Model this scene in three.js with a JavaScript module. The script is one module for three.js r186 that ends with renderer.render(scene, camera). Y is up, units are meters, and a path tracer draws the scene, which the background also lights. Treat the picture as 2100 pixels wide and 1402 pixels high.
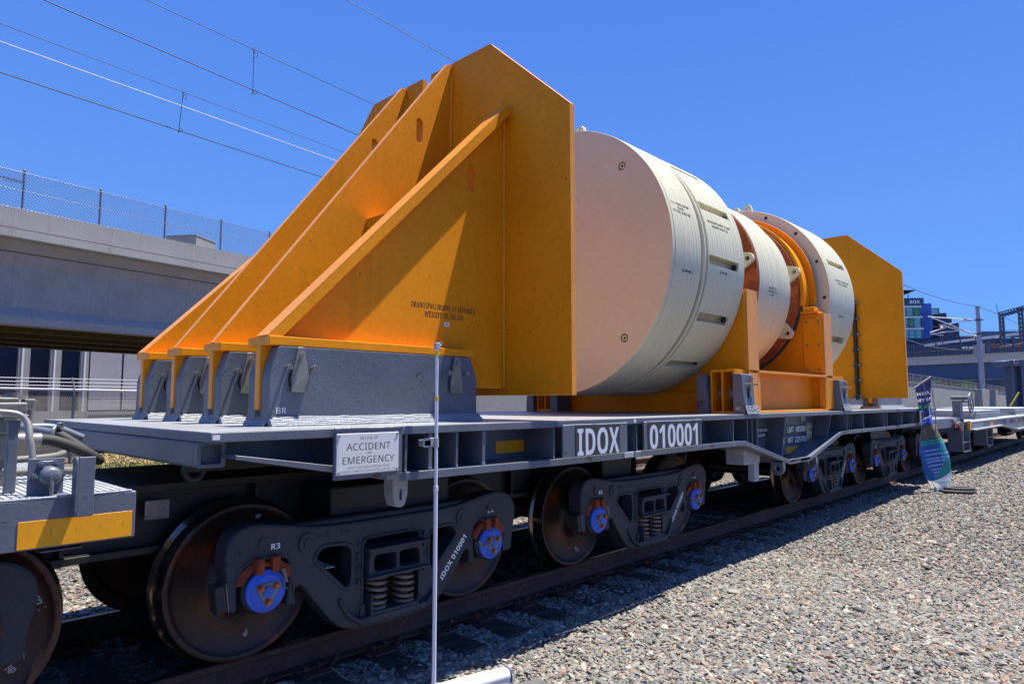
import * as THREE from 'three';
import { mergeGeometries, mergeVertices, toCreasedNormals } from 'three/addons/utils/BufferGeometryUtils.js';
import { TextGeometry } from 'three/addons/geometries/TextGeometry.js';
import { FontLoader } from 'three/addons/loaders/FontLoader.js';
import { RoundedBoxGeometry } from 'three/addons/geometries/RoundedBoxGeometry.js';

// ---------------------------------------------------------------- camera, sky, sun, exposure
const scene = new THREE.Scene();
const camera = new THREE.PerspectiveCamera(54.04, 1024 / 683, 0.1, 2000);
const YAW = 0.8074, PITCH = 0.0867;
camera.position.set(-1.8475, 1.5244, 4.8012);
const FWD = new THREE.Vector3(Math.sin(YAW) * Math.cos(PITCH), Math.sin(PITCH), -Math.cos(YAW) * Math.cos(PITCH));
camera.lookAt(camera.position.clone().add(FWD));
camera.updateMatrixWorld(true);
const renderer = new THREE.WebGLRenderer({ antialias: true });
renderer.toneMapping = THREE.LinearToneMapping;
renderer.toneMappingExposure = 2.08;
renderer.shadowMap.enabled = true;

const SUN = new THREE.Vector3(0.325, 1, 0.12).normalize();
const sun = new THREE.DirectionalLight(new THREE.Color(1, 0.945, 0.83), 5.0);
sun.name = 'sun';
sun.position.copy(SUN).multiplyScalar(60).add(new THREE.Vector3(8, 0, 0));
sun.target.position.set(8, 0, 0);
sun.castShadow = true;
Object.assign(sun.shadow.camera, { left: -60, right: 60, top: 60, bottom: -60, near: 1, far: 200 });
sun.shadow.mapSize.set(4096, 4096);
scene.add(sun, sun.target);
{
  const W = 512, H = 256, d = new Float32Array(W * H * 4), v = new THREE.Vector3();
  for (let j = 0; j < H; j++) for (let i = 0; i < W; i++) {
    const th = ((j + 0.5) / H - 0.5) * Math.PI, ph = ((i + 0.5) / W) * 2 * Math.PI;
    v.set(Math.cos(th) * Math.cos(ph), Math.sin(th), Math.cos(th) * Math.sin(ph));
    const e = Math.max(0, v.y), k = Math.pow(1 - e, 2.6);              // 1 at the horizon
    const c = Math.max(0, v.dot(SUN)), g = 0.16 * Math.pow(c, 40) + 0.02 * Math.pow(c, 6);
    const o = (j * W + i) * 4;
    d[o] = 0.035 + 0.062 * k + g; d[o + 1] = 0.104 + 0.128 * k + g; d[o + 2] = 0.385 + 0.145 * k + g * 0.9; d[o + 3] = 1;
  }
  const t = new THREE.DataTexture(d, W, H, THREE.RGBAFormat, THREE.FloatType);
  t.mapping = THREE.EquirectangularReflectionMapping; t.magFilter = t.minFilter = THREE.LinearFilter; t.needsUpdate = true;
  t.name = 'sky';
  scene.background = t; scene.environment = t;
}

// ---------------------------------------------------------------- helpers
let seed = 7;
const rnd = () => { seed = (seed + 0x6d2b79f5) | 0; let t = Math.imul(seed ^ (seed >>> 15), 1 | seed); t = (t + Math.imul(t ^ (t >>> 7), 61 | t)) ^ t; return ((t ^ (t >>> 14)) >>> 0) / 4294967296; };
const R = (a, b) => a + (b - a) * rnd();
const V = (x, y, z) => new THREE.Vector3(x, y, z);
const used = new Map();
function numbered(n) { const k = used.get(n) ?? 0; used.set(n, k + 1); return k ? n + '_' + String(k).padStart(3, '0') : n; }
const hashN = (x, y, s) => { let h = Math.imul(x, 374761393) ^ Math.imul(y, 668265263) ^ Math.imul(s, 2246822519); h = Math.imul(h ^ (h >>> 13), 1274126177); return ((h ^ (h >>> 16)) >>> 0) / 4294967296; };
function vnoise(x, y, p, s) {
  const xi = Math.floor(x), yi = Math.floor(y), fx = x - xi, fy = y - yi, u = fx * fx * (3 - 2 * fx), w = fy * fy * (3 - 2 * fy), m = (a) => ((a % p) + p) % p;
  const a = hashN(m(xi), m(yi), s), b = hashN(m(xi + 1), m(yi), s), c = hashN(m(xi), m(yi + 1), s), e = hashN(m(xi + 1), m(yi + 1), s);
  return a + (b - a) * u + (c - a) * w + (a - b - c + e) * u * w;
}
function fbm(x, y, p, s, o = 4) { let t = 0, a = 0.5, n = 0; for (let i = 0; i < o; i++) { t += a * vnoise(x * p, y * p, p, s + i); n += a; a *= 0.5; p *= 2; } return t / n; }
function tex(n, f, srgb = false, rep = 1) {
  const d = new Uint8Array(n * n * 4);
  for (let j = 0; j < n; j++) for (let i = 0; i < n; i++) {
    const c = f(i / n, j / n), o = (j * n + i) * 4;
    for (let k = 0; k < 3; k++) d[o + k] = Math.max(0, Math.min(255, 255 * (Array.isArray(c) ? c[k] : c)));
    d[o + 3] = 255;
  }
  const t = new THREE.DataTexture(d, n, n, THREE.RGBAFormat);
  t.wrapS = t.wrapT = THREE.RepeatWrapping; t.magFilter = THREE.LinearFilter; t.minFilter = THREE.LinearMipmapLinearFilter; t.generateMipmaps = true;
  if (srgb) t.colorSpace = THREE.SRGBColorSpace;
  t.repeat.set(rep, rep); t.needsUpdate = true;
  return t;
}
const rep = (t, x, y = x) => { const c = t.clone(); c.repeat.set(x, y); c.needsUpdate = true; return c; };

// box-projected uv in metres; geometry comes back non-indexed with position, normal, uv only
function prep(g) {
  let q = g.index ? g.toNonIndexed() : g;
  for (const k of Object.keys(q.attributes)) if (!['position', 'normal', 'uv'].includes(k)) q.deleteAttribute(k);
  if (!q.attributes.normal) q.computeVertexNormals();
  if (g.userData.keepUV) { q.userData = {}; q.clearGroups(); return q; }
  const p = q.attributes.position, uv = new Float32Array(p.count * 2), a = V(), b = V(), c = V(), n = V();
  for (let i = 0; i < p.count; i += 3) {
    a.fromBufferAttribute(p, i); b.fromBufferAttribute(p, i + 1); c.fromBufferAttribute(p, i + 2);
    n.subVectors(b, a).cross(c.clone().sub(a));
    const X = Math.abs(n.x), Y = Math.abs(n.y), Z = Math.abs(n.z);
    for (let k = 0; k < 3; k++) {
      const x = p.getX(i + k), y = p.getY(i + k), z = p.getZ(i + k);
      if (Z >= X && Z >= Y) { uv[(i + k) * 2] = x; uv[(i + k) * 2 + 1] = y; }
      else if (X >= Y) { uv[(i + k) * 2] = z + 3.1; uv[(i + k) * 2 + 1] = y; }
      else { uv[(i + k) * 2] = x; uv[(i + k) * 2 + 1] = z + 1.7; }
    }
  }
  q.setAttribute('uv', new THREE.BufferAttribute(uv, 2));
  q.clearGroups();
  return q;
}
const merge = (gs) => { const l = (Array.isArray(gs) ? gs.flat(Infinity) : [gs]).map(prep); return l.length === 1 ? l[0] : mergeGeometries(l); };
function shadowed(m) { m.castShadow = m.receiveShadow = true; return m; }
function part(name, gs, mat, parent, label) {
  const m = shadowed(new THREE.Mesh(merge(gs), mat)); m.name = name; parent.add(m);
  if (label) m.userData.label = label;
  return m;
}
function meta(o, label, category, group, kind) { if (label) o.userData.label = label; if (category) o.userData.category = category; if (group) o.userData.group = group; if (kind) o.userData.kind = kind; return o; }
function thing(name, label, category, pos = [0, 0, 0], group) { const o = new THREE.Group(); o.name = numbered(name); o.position.set(...pos); scene.add(o); return meta(o, label, category, group); }
function solo(name, gs, mat, label, category, group) { const m = part(numbered(name), gs, mat, scene); return meta(m, label, category, group); }
function struct(name, gs, mat) { const m = part(name, gs, mat, scene); m.userData.kind = 'structure'; return m; }
function sub(name, parent, label) { const o = new THREE.Group(); o.name = name; parent.add(o); if (label) o.userData.label = label; return o; }

// shapes: every builder takes the corner or centre in metres
const bx = (x0, x1, y0, y1, z0, z1, r = 0) => { const w = x1 - x0, h = y1 - y0, d = z1 - z0; const g = r ? new RoundedBoxGeometry(w, h, d, 2, Math.min(r, w / 2.1, h / 2.1, d / 2.1)) : new THREE.BoxGeometry(w, h, d); return g.translate((x0 + x1) / 2, (y0 + y1) / 2, (z0 + z1) / 2); };
const cy = (r, h, axis, x, y, z, seg = 24, r2 = r) => { const g = new THREE.CylinderGeometry(r, r2, h, seg); if (axis === 'x') g.rotateZ(-Math.PI / 2); if (axis === 'z') g.rotateX(Math.PI / 2); return g.translate(x, y, z); };
const tb = (pts, r, seg = 8, n) => new THREE.TubeGeometry(pts.length === 2 ? new THREE.LineCurve3(pts[0], pts[1]) : new THREE.CatmullRomCurve3(pts), n ?? (pts.length === 2 ? 1 : pts.length * 8), r, seg);
const bar = (a, b, w, h = w) => { const d = V().subVectors(b, a), l = d.length(); const g = new THREE.BoxGeometry(w, h, l); g.applyMatrix4(new THREE.Matrix4().lookAt(a, b, Math.abs(d.y) > 0.99 * l ? V(1, 0, 0) : V(0, 1, 0))); return g.translate((a.x + b.x) / 2, (a.y + b.y) / 2, (a.z + b.z) / 2); };
const shp = (pts, holes = []) => { const s = new THREE.Shape(pts.map((p) => new THREE.Vector2(...p))); for (const h of holes) s.holes.push(h instanceof THREE.Path ? h : new THREE.Path(h.map((p) => new THREE.Vector2(...p)))); return s; };
// outline in x-y, thickness along z from z0 to z1
const exZ = (s, z0, z1, bev = 0, seg = 1, cs = 12) => new THREE.ExtrudeGeometry(s, { depth: z1 - z0 - 2 * bev, bevelEnabled: bev > 0, bevelSize: bev, bevelThickness: bev, bevelOffset: -bev, bevelSegments: seg, curveSegments: cs }).translate(0, 0, z0 + bev);
// outline given as (z, y), thickness along x from x0 to x1
const exX = (s, x0, x1, bev = 0, seg = 1, cs = 12) => exZ(s, -x1, -x0, bev, seg, cs).rotateY(-Math.PI / 2).applyMatrix4(new THREE.Matrix4().makeScale(1, 1, 1));
const hole = (x, y, r, n = 20) => { const h = new THREE.Path(); h.absarc(x, y, r, 0, Math.PI * 2, true); return h; };
const lathe = (prof, seg = 48) => new THREE.LatheGeometry(prof.map((p) => new THREE.Vector2(...p)), seg);   // about y
// smooth closed outline through points
const smooth = (pts, n = 40, t = 0.35) => new THREE.CatmullRomCurve3(pts.map((p) => V(p[0], p[1], 0)), true, 'catmullrom', t).getPoints(n).slice(0, -1).map((p) => [p.x, p.y]);
function rounded(pts, r) {                      // polygon with rounded corners -> point list
  const out = [], n = pts.length;
  for (let i = 0; i < n; i++) {
    const p = new THREE.Vector2(...pts[i]), a = new THREE.Vector2(...pts[(i + n - 1) % n]).sub(p), b = new THREE.Vector2(...pts[(i + 1) % n]).sub(p);
    const rr = pts[i][2] ?? r, l = Math.min(rr, a.length() * 0.45, b.length() * 0.45), A = p.clone().add(a.setLength(l)), B = p.clone().add(b.setLength(l));
    for (let k = 0; k <= 4; k++) { const t = k / 4, q = A.clone().multiplyScalar((1 - t) ** 2).add(p.clone().multiplyScalar(2 * t * (1 - t))).add(B.clone().multiplyScalar(t * t)); out.push([q.x, q.y]); }
  }
  return out;
}
// a point this far along the camera's axis: background things are placed from their bearing and their distance
const F0 = 701 / Math.tan((54.04 / 2) * Math.PI / 180), RT = V(Math.cos(YAW), 0, Math.sin(YAW)), UP = RT.clone().cross(FWD);
const at = (u, v, depth) => camera.position.clone().addScaledVector(FWD, depth).addScaledVector(RT, (u - 1050) / F0 * depth).addScaledVector(UP, -(v - 701) / F0 * depth);

// ---------------------------------------------------------------- materials
const T = {};
T.fine = tex(256, (x, y) => 0.5 + 0.5 * (fbm(x, y, 32, 3, 3) - 0.5));
T.peel = tex(512, (x, y) => 0.55 * fbm(x, y, 48, 11, 2) + 0.45 * fbm(x, y, 5, 12, 3));
T.cast = tex(512, (x, y) => { const a = fbm(x, y, 40, 21, 3), b = fbm(x, y, 10, 23, 3); return 0.5 * a + 0.35 * b + 0.3 * Math.max(0, fbm(x, y, 22, 25, 2) - 0.6) * 2; });
T.wear = tex(1024, (x, y) => {                                            // nearly white: faint patches, specks and scuffs in the paint
  const m = fbm(x, y, 4, 31, 5), s = fbm(x, y, 90, 33, 2), k = fbm(x, y, 14, 35, 4), q = fbm(x * 1, y, 9, 37, 3);
  let v = 0.9 + 0.13 * (m - 0.5) + 0.05 * (s - 0.5), w = [v, v, v];
  const st = vnoise(x * 70, y * 3, 70, 39) * vnoise(x * 9, y * 2, 9, 40); v *= 1 - 0.10 * Math.max(0, st - 0.45); w = [v, v * 0.995, v * 0.98];
  if (k > 0.86) w = [v * 0.93, v * 0.9, v * 0.86];
  if (s > 0.90 && q > 0.5) w = [v * 0.7, v * 0.6, v * 0.5];
  return w;
}, true);
T.greywear = tex(1024, (x, y) => {
  const m = fbm(x, y, 5, 41, 5), s = fbm(x, y, 110, 43, 2), k = fbm(x, y, 11, 45, 5), q = fbm(x, y, 6, 46, 3);
  let v = 0.88 + 0.2 * (m - 0.5) + 0.08 * (s - 0.5);
  if (k > 0.79) return [v * 0.8, v * 0.68, v * 0.6];
  if (s > 0.89 && q > 0.52) return [v * 1.1, v * 1.1, v * 1.1];
  if (s < 0.12 && q < 0.5) return [v * 0.6, v * 0.56, v * 0.52];
  return v;
}, true);
T.rust = tex(512, (x, y) => { const a = fbm(x, y, 6, 51, 6), b = fbm(x, y, 40, 53, 3); const t = a * 0.7 + b * 0.3; return [0.34 + 0.5 * (t - 0.35), 0.17 + 0.30 * (t - 0.4), 0.08 + 0.14 * (t - 0.45)]; }, true);
T.rustBright = tex(256, (x, y) => { const a = fbm(x, y, 6, 55, 5), b = fbm(x, y, 40, 57, 3); const t = a * 0.7 + b * 0.3; return [0.66 + 0.6 * (t - 0.5), 0.42 + 0.5 * (t - 0.5), 0.30 + 0.3 * (t - 0.5)]; }, true);
T.clean = tex(512, (x, y) => { const m = fbm(x, y, 4, 36, 5), q = fbm(x, y, 60, 38, 2); const v = 0.95 + 0.06 * (m - 0.5) + 0.025 * (q - 0.5); return [v, v * 0.997, v * 0.99]; }, true);
T.rail = tex(512, (x, y) => { const a = fbm(x, y, 5, 61, 5), b = fbm(x, y, 60, 63, 2); const t = 0.6 * a + 0.4 * b; return [0.22 + 0.30 * (t - 0.4), 0.155 + 0.19 * (t - 0.45), 0.135 + 0.12 * (t - 0.5)]; }, true);
T.wheel = tex(512, (x, y) => { const a = fbm(x, y, 4, 71, 6), b = fbm(x, y, 50, 73, 3); const t = 0.65 * a + 0.35 * b, k = Math.max(0, a - 0.58) * 2; return [0.235 + 0.22 * (t - 0.5) + k * 0.35, 0.17 + 0.15 * (t - 0.5) + k * 0.1, 0.15 + 0.12 * (t - 0.5)]; }, true);
T.conc = tex(1024, (x, y) => { const a = fbm(x, y, 4, 81, 6), b = fbm(x, y, 120, 83, 2), k = fbm(x * 1, y, 60, 85, 2); const st = vnoise(x * 120, y * 4, 120, 87) * vnoise(x * 14, y * 2, 14, 88); let v = 0.72 + 0.10 * (a - 0.5) + 0.07 * (b - 0.5) + 0.10 * Math.max(0, st - 0.42) - 0.12 * Math.max(0, vnoise(x * 90, y * 3, 90, 89) * vnoise(x * 11, y * 2, 11, 86) - 0.4); if (k > 0.87) v *= 0.8; return [v, v * 0.985, v * 0.95]; }, true);
T.wood = tex(512, (x, y) => { const g = fbm(x * 0.12 + 0.1, y, 64, 91, 3), c = fbm(x * 0.2, y, 30, 93, 3); let v = 0.24 + 0.22 * (g - 0.5); if (c > 0.68) v *= 0.5; return [v * 1.08, v * 0.97, v * 0.88]; }, true);
T.steel = tex(512, (x, y) => { const a = fbm(x, y, 8, 101, 5), b = fbm(x, y, 90, 103, 2); const v = 0.62 + 0.25 * (a - 0.5) + 0.1 * (b - 0.5); return [v, v * 0.98, v * 0.95]; }, true);
{ // broken stone seen from far: cells of their own tone and a height for each
  const n = 1024, N = 46, pts = [];
  for (let j = 0; j < N; j++) for (let i = 0; i < N; i++) pts.push([(i + R(0.08, 0.92)) / N, (j + R(0.08, 0.92)) / N, rnd(), rnd()]);
  const col = new Uint8Array(n * n * 4), bmp = new Uint8Array(n * n * 4);
  const PAL = [[150, 146, 142], [128, 126, 126], [176, 168, 156], [168, 138, 126], [104, 103, 106], [190, 182, 172], [140, 130, 118], [158, 128, 112]];
  for (let y = 0; y < n; y++) for (let x = 0; x < n; x++) {
    const fx = x / n, fy = y / n, ci = Math.floor(fx * N), cj = Math.floor(fy * N);
    let d1 = 9, d2 = 9, b = null;
    for (let dj = -2; dj <= 2; dj++) for (let di = -2; di <= 2; di++) {
      const q = pts[((cj + dj + N) % N) * N + ((ci + di + N) % N)];
      let dx = Math.abs(fx - q[0]), dy = Math.abs(fy - q[1]); dx = Math.min(dx, 1 - dx); dy = Math.min(dy, 1 - dy);
      const d = Math.hypot(dx, dy) * N;
      if (d < d1) { d2 = d1; d1 = d; b = q; } else if (d < d2) d2 = d;
    }
    const c = PAL[Math.floor(b[2] * 8)], k = 0.85 + 0.3 * b[3], o = (y * n + x) * 4, e = Math.min(1, (d2 - d1) * 2.2);
    for (let i = 0; i < 3; i++) col[o + i] = Math.min(255, c[i] * k);
    const h = e * (0.45 + 0.55 * b[3]);
    bmp[o] = bmp[o + 1] = bmp[o + 2] = h * 255; col[o + 3] = bmp[o + 3] = 255;
  }
  const mk = (d, s) => { const t = new THREE.DataTexture(d, n, n, THREE.RGBAFormat); t.wrapS = t.wrapT = THREE.RepeatWrapping; t.magFilter = THREE.LinearFilter; t.minFilter = THREE.LinearMipmapLinearFilter; t.generateMipmaps = true; if (s) t.colorSpace = THREE.SRGBColorSpace; t.needsUpdate = true; return t; };
  T.stone = mk(col, true); T.stoneBump = mk(bmp, false);
}
const lin = (r, g, b) => new THREE.Color().setRGB(r, g, b);
const std = (o) => new THREE.MeshStandardMaterial(o);
const phy = (o) => new THREE.MeshPhysicalMaterial(o);
const lacquer = (c, rough, map, bump, bs, r, br) => phy({ color: c, roughness: rough, specularIntensity: 0.32, map: rep(map, r), bumpMap: rep(bump, br), bumpScale: bs });
const paint = (c, rough, map, bump = T.peel, bs = 0.0007, r = 0.45, br = 2) => std({ color: c, roughness: rough, map: rep(map, r), bumpMap: rep(bump, br), bumpScale: bs });
const M = {
  orange: lacquer(lin(0.88, 0.31, 0.006), 0.52, T.wear, T.peel, 0.0006, 0.4, 2.2),
  orangeLit: paint(lin(0.88, 0.335, 0.022), 0.36, T.wear, T.fine, 0.001, 0.6, 6),  // slightly lighter copy of the orange: some sunlit tone put into the colour
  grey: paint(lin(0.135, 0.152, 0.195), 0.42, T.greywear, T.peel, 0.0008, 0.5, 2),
  orangeCap: lacquer(lin(0.88, 0.315, 0.014), 0.4, T.wear, T.fine, 0.001, 0.6, 6),  // near copy of the orange, a trace of lit tone in its colour
  pale: paint(lin(0.88, 0.335, 0.022), 0.36, T.wear, T.fine, 0.001, 0.6, 6),  // lighter orange for the rib edges, sunlight partly painted into it
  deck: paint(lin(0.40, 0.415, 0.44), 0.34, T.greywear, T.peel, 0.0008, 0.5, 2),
  greyCast: paint(lin(0.125, 0.142, 0.178), 0.36, T.greywear, T.cast, 0.0022, 0.7, 3.4),
  greyLight: paint(lin(0.42, 0.44, 0.47), 0.5, T.greywear, T.peel, 0.0008, 0.8, 3),
  weld: paint(lin(0.33, 0.35, 0.39), 0.35, T.greywear, T.cast, 0.004, 1.3, 7),
  black: paint(lin(0.010, 0.010, 0.011), 0.5, T.greywear, T.peel, 0.0006, 0.5, 2),
  frame: paint(lin(0.038, 0.043, 0.058), 0.62, T.greywear, T.cast, 0.004, 0.9, 5),
  rubber: paint(lin(0.035, 0.034, 0.034), 0.7, T.greywear, T.fine, 0.0006, 1.5, 8),
  hose: std({ color: lin(0.15, 0.145, 0.14), roughness: 0.6, map: rep(T.clean, 2) }),
  lid: paint(lin(0.625, 0.60, 0.435), 0.5, T.clean, T.peel, 0.0005, 0.35, 2),
  white: paint(lin(0.625, 0.60, 0.435), 0.42, T.clean, T.peel, 0.0005, 0.5, 2.4),
  pocket: paint(lin(0.625, 0.60, 0.435), 0.6, T.wear, T.fine, 0.0008, 0.9, 5),
  rustDisc: std({ color: lin(0.75, 0.46, 0.22), map: rep(T.rustBright, 1.3), roughness: 0.85, bumpMap: rep(T.cast, 3), bumpScale: 0.001 }),
  adapter: std({ color: lin(0.56, 0.27, 0.13), map: rep(T.rustBright, 2.3), roughness: 0.8, bumpMap: rep(T.cast, 6), bumpScale: 0.002 }),
  pole: std({ color: lin(0.70, 0.70, 0.76), roughness: 0.38, metalness: 0.1 }),
  bolt: std({ color: lin(1, 0.72, 0.38), map: rep(T.rustBright, 5), roughness: 0.6, metalness: 0.3 }),
  rail: std({ color: lin(1.35, 1.25, 1.25), map: rep(T.rail, 0.8), roughness: 0.75, bumpMap: rep(T.cast, 2.5), bumpScale: 0.0015 }),
  railHead: std({ color: lin(0.55, 0.55, 0.56), map: rep(T.steel, 1), roughness: 0.22, metalness: 0.9 }),
  wheel: std({ color: lin(0.85, 0.72, 0.64), map: rep(T.wheel, 1.2), roughness: 0.42, metalness: 0.25, bumpMap: rep(T.fine, 5), bumpScale: 0.0005 }),
  tread: std({ color: lin(0.50, 0.44, 0.38), map: rep(T.steel, 2), roughness: 0.16, metalness: 0.9 }),
  spring: std({ color: lin(0.46, 0.37, 0.32), map: rep(T.steel, 6), roughness: 0.38, metalness: 0.45 }),
  blueCap: std({ color: lin(0.045, 0.15, 0.80), roughness: 0.5, map: rep(T.wear, 1.5), bumpMap: rep(T.fine, 9), bumpScale: 0.0005 }),
  galv: std({ color: lin(0.70, 0.70, 0.71), map: rep(T.steel, 3), roughness: 0.35, metalness: 0.3 }),
  plate: std({ color: lin(0.60, 0.59, 0.57), map: rep(T.steel, 2.5), roughness: 0.5, metalness: 0.35, bumpMap: rep(T.cast, 8), bumpScale: 0.0008 }),
  alu: std({ color: lin(0.72, 0.73, 0.75), roughness: 0.35, metalness: 0.15, map: rep(T.steel, 4) }),
  yellow: std({ color: lin(1.0, 0.42, 0.003), roughness: 0.3, map: rep(T.wear, 1.5), bumpMap: rep(T.fine, 14), bumpScale: 0.0004 }),
  signBlack: std({ color: lin(0.03, 0.03, 0.034), roughness: 0.5 }),
  signGrey: std({ color: lin(0.62, 0.62, 0.61), roughness: 0.42, bumpMap: rep(T.fine, 4), bumpScale: 0.0003 }),
  wood: std({ color: lin(0.9, 0.9, 0.95), map: rep(T.wood, 0.7, 1.5), roughness: 0.9, bumpMap: rep(T.wood, 0.7, 1.5), bumpScale: 0.006 }),
  conc: std({ color: lin(0.66, 0.67, 0.69), map: rep(T.conc, 0.25), roughness: 0.9, bumpMap: rep(T.conc, 0.25), bumpScale: 0.003 }),
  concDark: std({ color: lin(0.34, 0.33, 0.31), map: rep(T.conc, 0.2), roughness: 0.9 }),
  ballast: std({ color: lin(0.62, 0.60, 0.56), map: rep(T.stone, 0.8), roughness: 0.95, bumpMap: rep(T.stoneBump, 0.8), bumpScale: 0.03 }),
  white2: std({ color: lin(0.72, 0.72, 0.72), roughness: 0.6 }),
  darkBlue: std({ color: lin(0.03, 0.035, 0.05), roughness: 0.4 }),
  wire: std({ color: lin(0.03, 0.03, 0.035), roughness: 0.6 }),
  galvDark: std({ color: lin(0.16, 0.17, 0.19), roughness: 0.5, metalness: 0.4 }),
  bay: std({ color: lin(0.012, 0.018, 0.05), roughness: 0.25 }),
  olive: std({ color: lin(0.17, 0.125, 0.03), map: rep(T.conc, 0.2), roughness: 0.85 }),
  lilac: std({ color: lin(0.80, 0.80, 0.90), roughness: 0.7, map: rep(T.conc, 0.2) }),
  steelBlue: std({ color: lin(0.04, 0.09, 0.19), roughness: 0.5 }),
  steelLight: std({ color: lin(0.40, 0.44, 0.53), roughness: 0.5, map: rep(T.greywear, 0.5) }),
  steelGrey: std({ color: lin(0.10, 0.13, 0.20), roughness: 0.5, map: rep(T.greywear, 0.5) }),
  brown: std({ color: lin(0.12, 0.075, 0.06), roughness: 0.7 }),
  navy: std({ color: lin(0.03, 0.065, 0.17), roughness: 0.5, map: rep(T.conc, 0.08) }), navy2: std({ color: lin(0.04, 0.08, 0.19), roughness: 0.5, map: rep(T.conc, 0.08) }),
  concPale: std({ color: lin(1, 0.96, 0.92), map: rep(T.conc, 0.15), roughness: 0.9 }),
  darkTeal: std({ color: lin(0.025, 0.075, 0.13), roughness: 0.4 }),
  posterGreen: std({ color: lin(0.02, 0.20, 0.09), roughness: 0.5 }),
  roofSlat: std({ color: lin(0.12, 0.12, 0.11), roughness: 0.8, map: rep(T.wood, 0.1, 0.4) }),
  slat: std({ color: lin(0.10, 0.22, 0.62), roughness: 0.5 }), slatBack: std({ color: lin(0.03, 0.06, 0.18), roughness: 0.5 }),
  brickRed: std({ color: lin(0.22, 0.06, 0.06), roughness: 0.8 }),
  globe: std({ color: lin(0.75, 0.68, 0.42), roughness: 0.4 }),
  glass: phy({ color: lin(0.16, 0.42, 0.38), roughness: 0.08, metalness: 0.2, clearcoat: 1, clearcoatRoughness: 0.05 }),
};

// print: lettering drawn on a canvas, clear where nothing is printed
function canvasTex(w, h, draw) { const c = document.createElement('canvas'); c.width = w; c.height = h; const x = c.getContext('2d'); draw(x, w, h); const t = new THREE.CanvasTexture(c); t.colorSpace = THREE.SRGBColorSpace; t.magFilter = THREE.LinearFilter; t.generateMipmaps = true; t.minFilter = THREE.LinearMipmapLinearFilter; return t; }
function lines(x, w, h, rows, color, font) {                                // rows: [text, y centre 0..1, height 0..1, width 0..1]
  x.fillStyle = color; x.textAlign = 'center'; x.textBaseline = 'middle';
  for (const [s, y, hh, ww = 0.96] of rows) { x.save(); x.font = font.replace('$', Math.round(h * hh)); const m = x.measureText(s).width; x.translate(w / 2, y * h); x.scale((w * ww) / m, 1); x.fillText(s, 0, 0); x.restore(); }
}
const printMat = (t, rough = 0.55) => std({ map: t, transparent: true, alphaTest: 0.35, roughness: rough });
const cache = new Map();
function printed(key, w, h, draw) { if (!cache.has(key)) cache.set(key, printMat(canvasTex(w, h, draw))); return cache.get(key); }
// upright print facing +z
function decalZ(name, parent, mat, x0, x1, y0, y1, z, rot = 0) { const m = new THREE.Mesh(new THREE.PlaneGeometry(x1 - x0, y1 - y0), mat); m.name = name; m.position.set((x0 + x1) / 2, (y0 + y1) / 2, z - 0.0021); m.rotation.z = rot; m.receiveShadow = true; parent.add(m); return m; }
function decalX(name, parent, mat, z0, z1, y0, y1, x) { const m = new THREE.Mesh(new THREE.PlaneGeometry(z1 - z0, y1 - y0), mat); m.name = name; m.position.set(x, (y0 + y1) / 2, (z0 + z1) / 2); m.rotation.y = -Math.PI / 2; m.receiveShadow = true; parent.add(m); return m; }

// ---------------------------------------------------------------- ground
const rise = (x) => (x < 2 ? 0 : x < 13 ? 0.13 * (x - 2) / 11 : 0.13);   // the near ballast comes up to the sleepers farther along
const gy = (z, x = 0) => {
  const e = rise(x), L = [[-600, -0.3], [-9, -0.3], [-6.6, -0.3], [-5.9, -0.2], [-3.0, -0.2], [-2.4, -0.25], [-1.5, -0.215], [1.28, -0.215 + e * 0.25], [1.75, -0.3 + e], [30, -0.3 + e], [600, -0.3]];
  for (let i = 1; i < L.length; i++) if (z <= L[i][0]) { const [a, b] = L[i - 1], [c, d] = L[i]; return b + (d - b) * (z - a) / (c - a); }
  return -0.3;
};
{
  const zs = [-600, -120, -40, -20, -12, -9, -6.6, -5.9, -3, -2.4, -1.5, -0.9, 0, 0.9, 1.28, 1.5, 1.75, 2.5, 4, 8, 20, 120], xs = [-500, -60, -20, -8, -2, 2, 4, 7, 10, 13, 16, 24, 40, 80, 200, 900];
  const p = [], ix = [];
  for (const z of zs) for (const x of xs) p.push(x, gy(z, x), z);
  for (let j = 0; j < zs.length - 1; j++) for (let i = 0; i < xs.length - 1; i++) { const a = j * xs.length + i, b = a + xs.length; ix.push(a, b, a + 1, b, b + 1, a + 1); }
  const g = new THREE.BufferGeometry(); g.setAttribute('position', new THREE.Float32BufferAttribute(p, 3)); g.setIndex(ix); g.computeVertexNormals();
  const uv = []; for (let i = 0; i < p.length; i += 3) uv.push(p[i], p[i + 2]); g.setAttribute('uv', new THREE.Float32BufferAttribute(uv, 2)); g.userData.keepUV = true;
  struct('ground', g, M.ballast);
}
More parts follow.
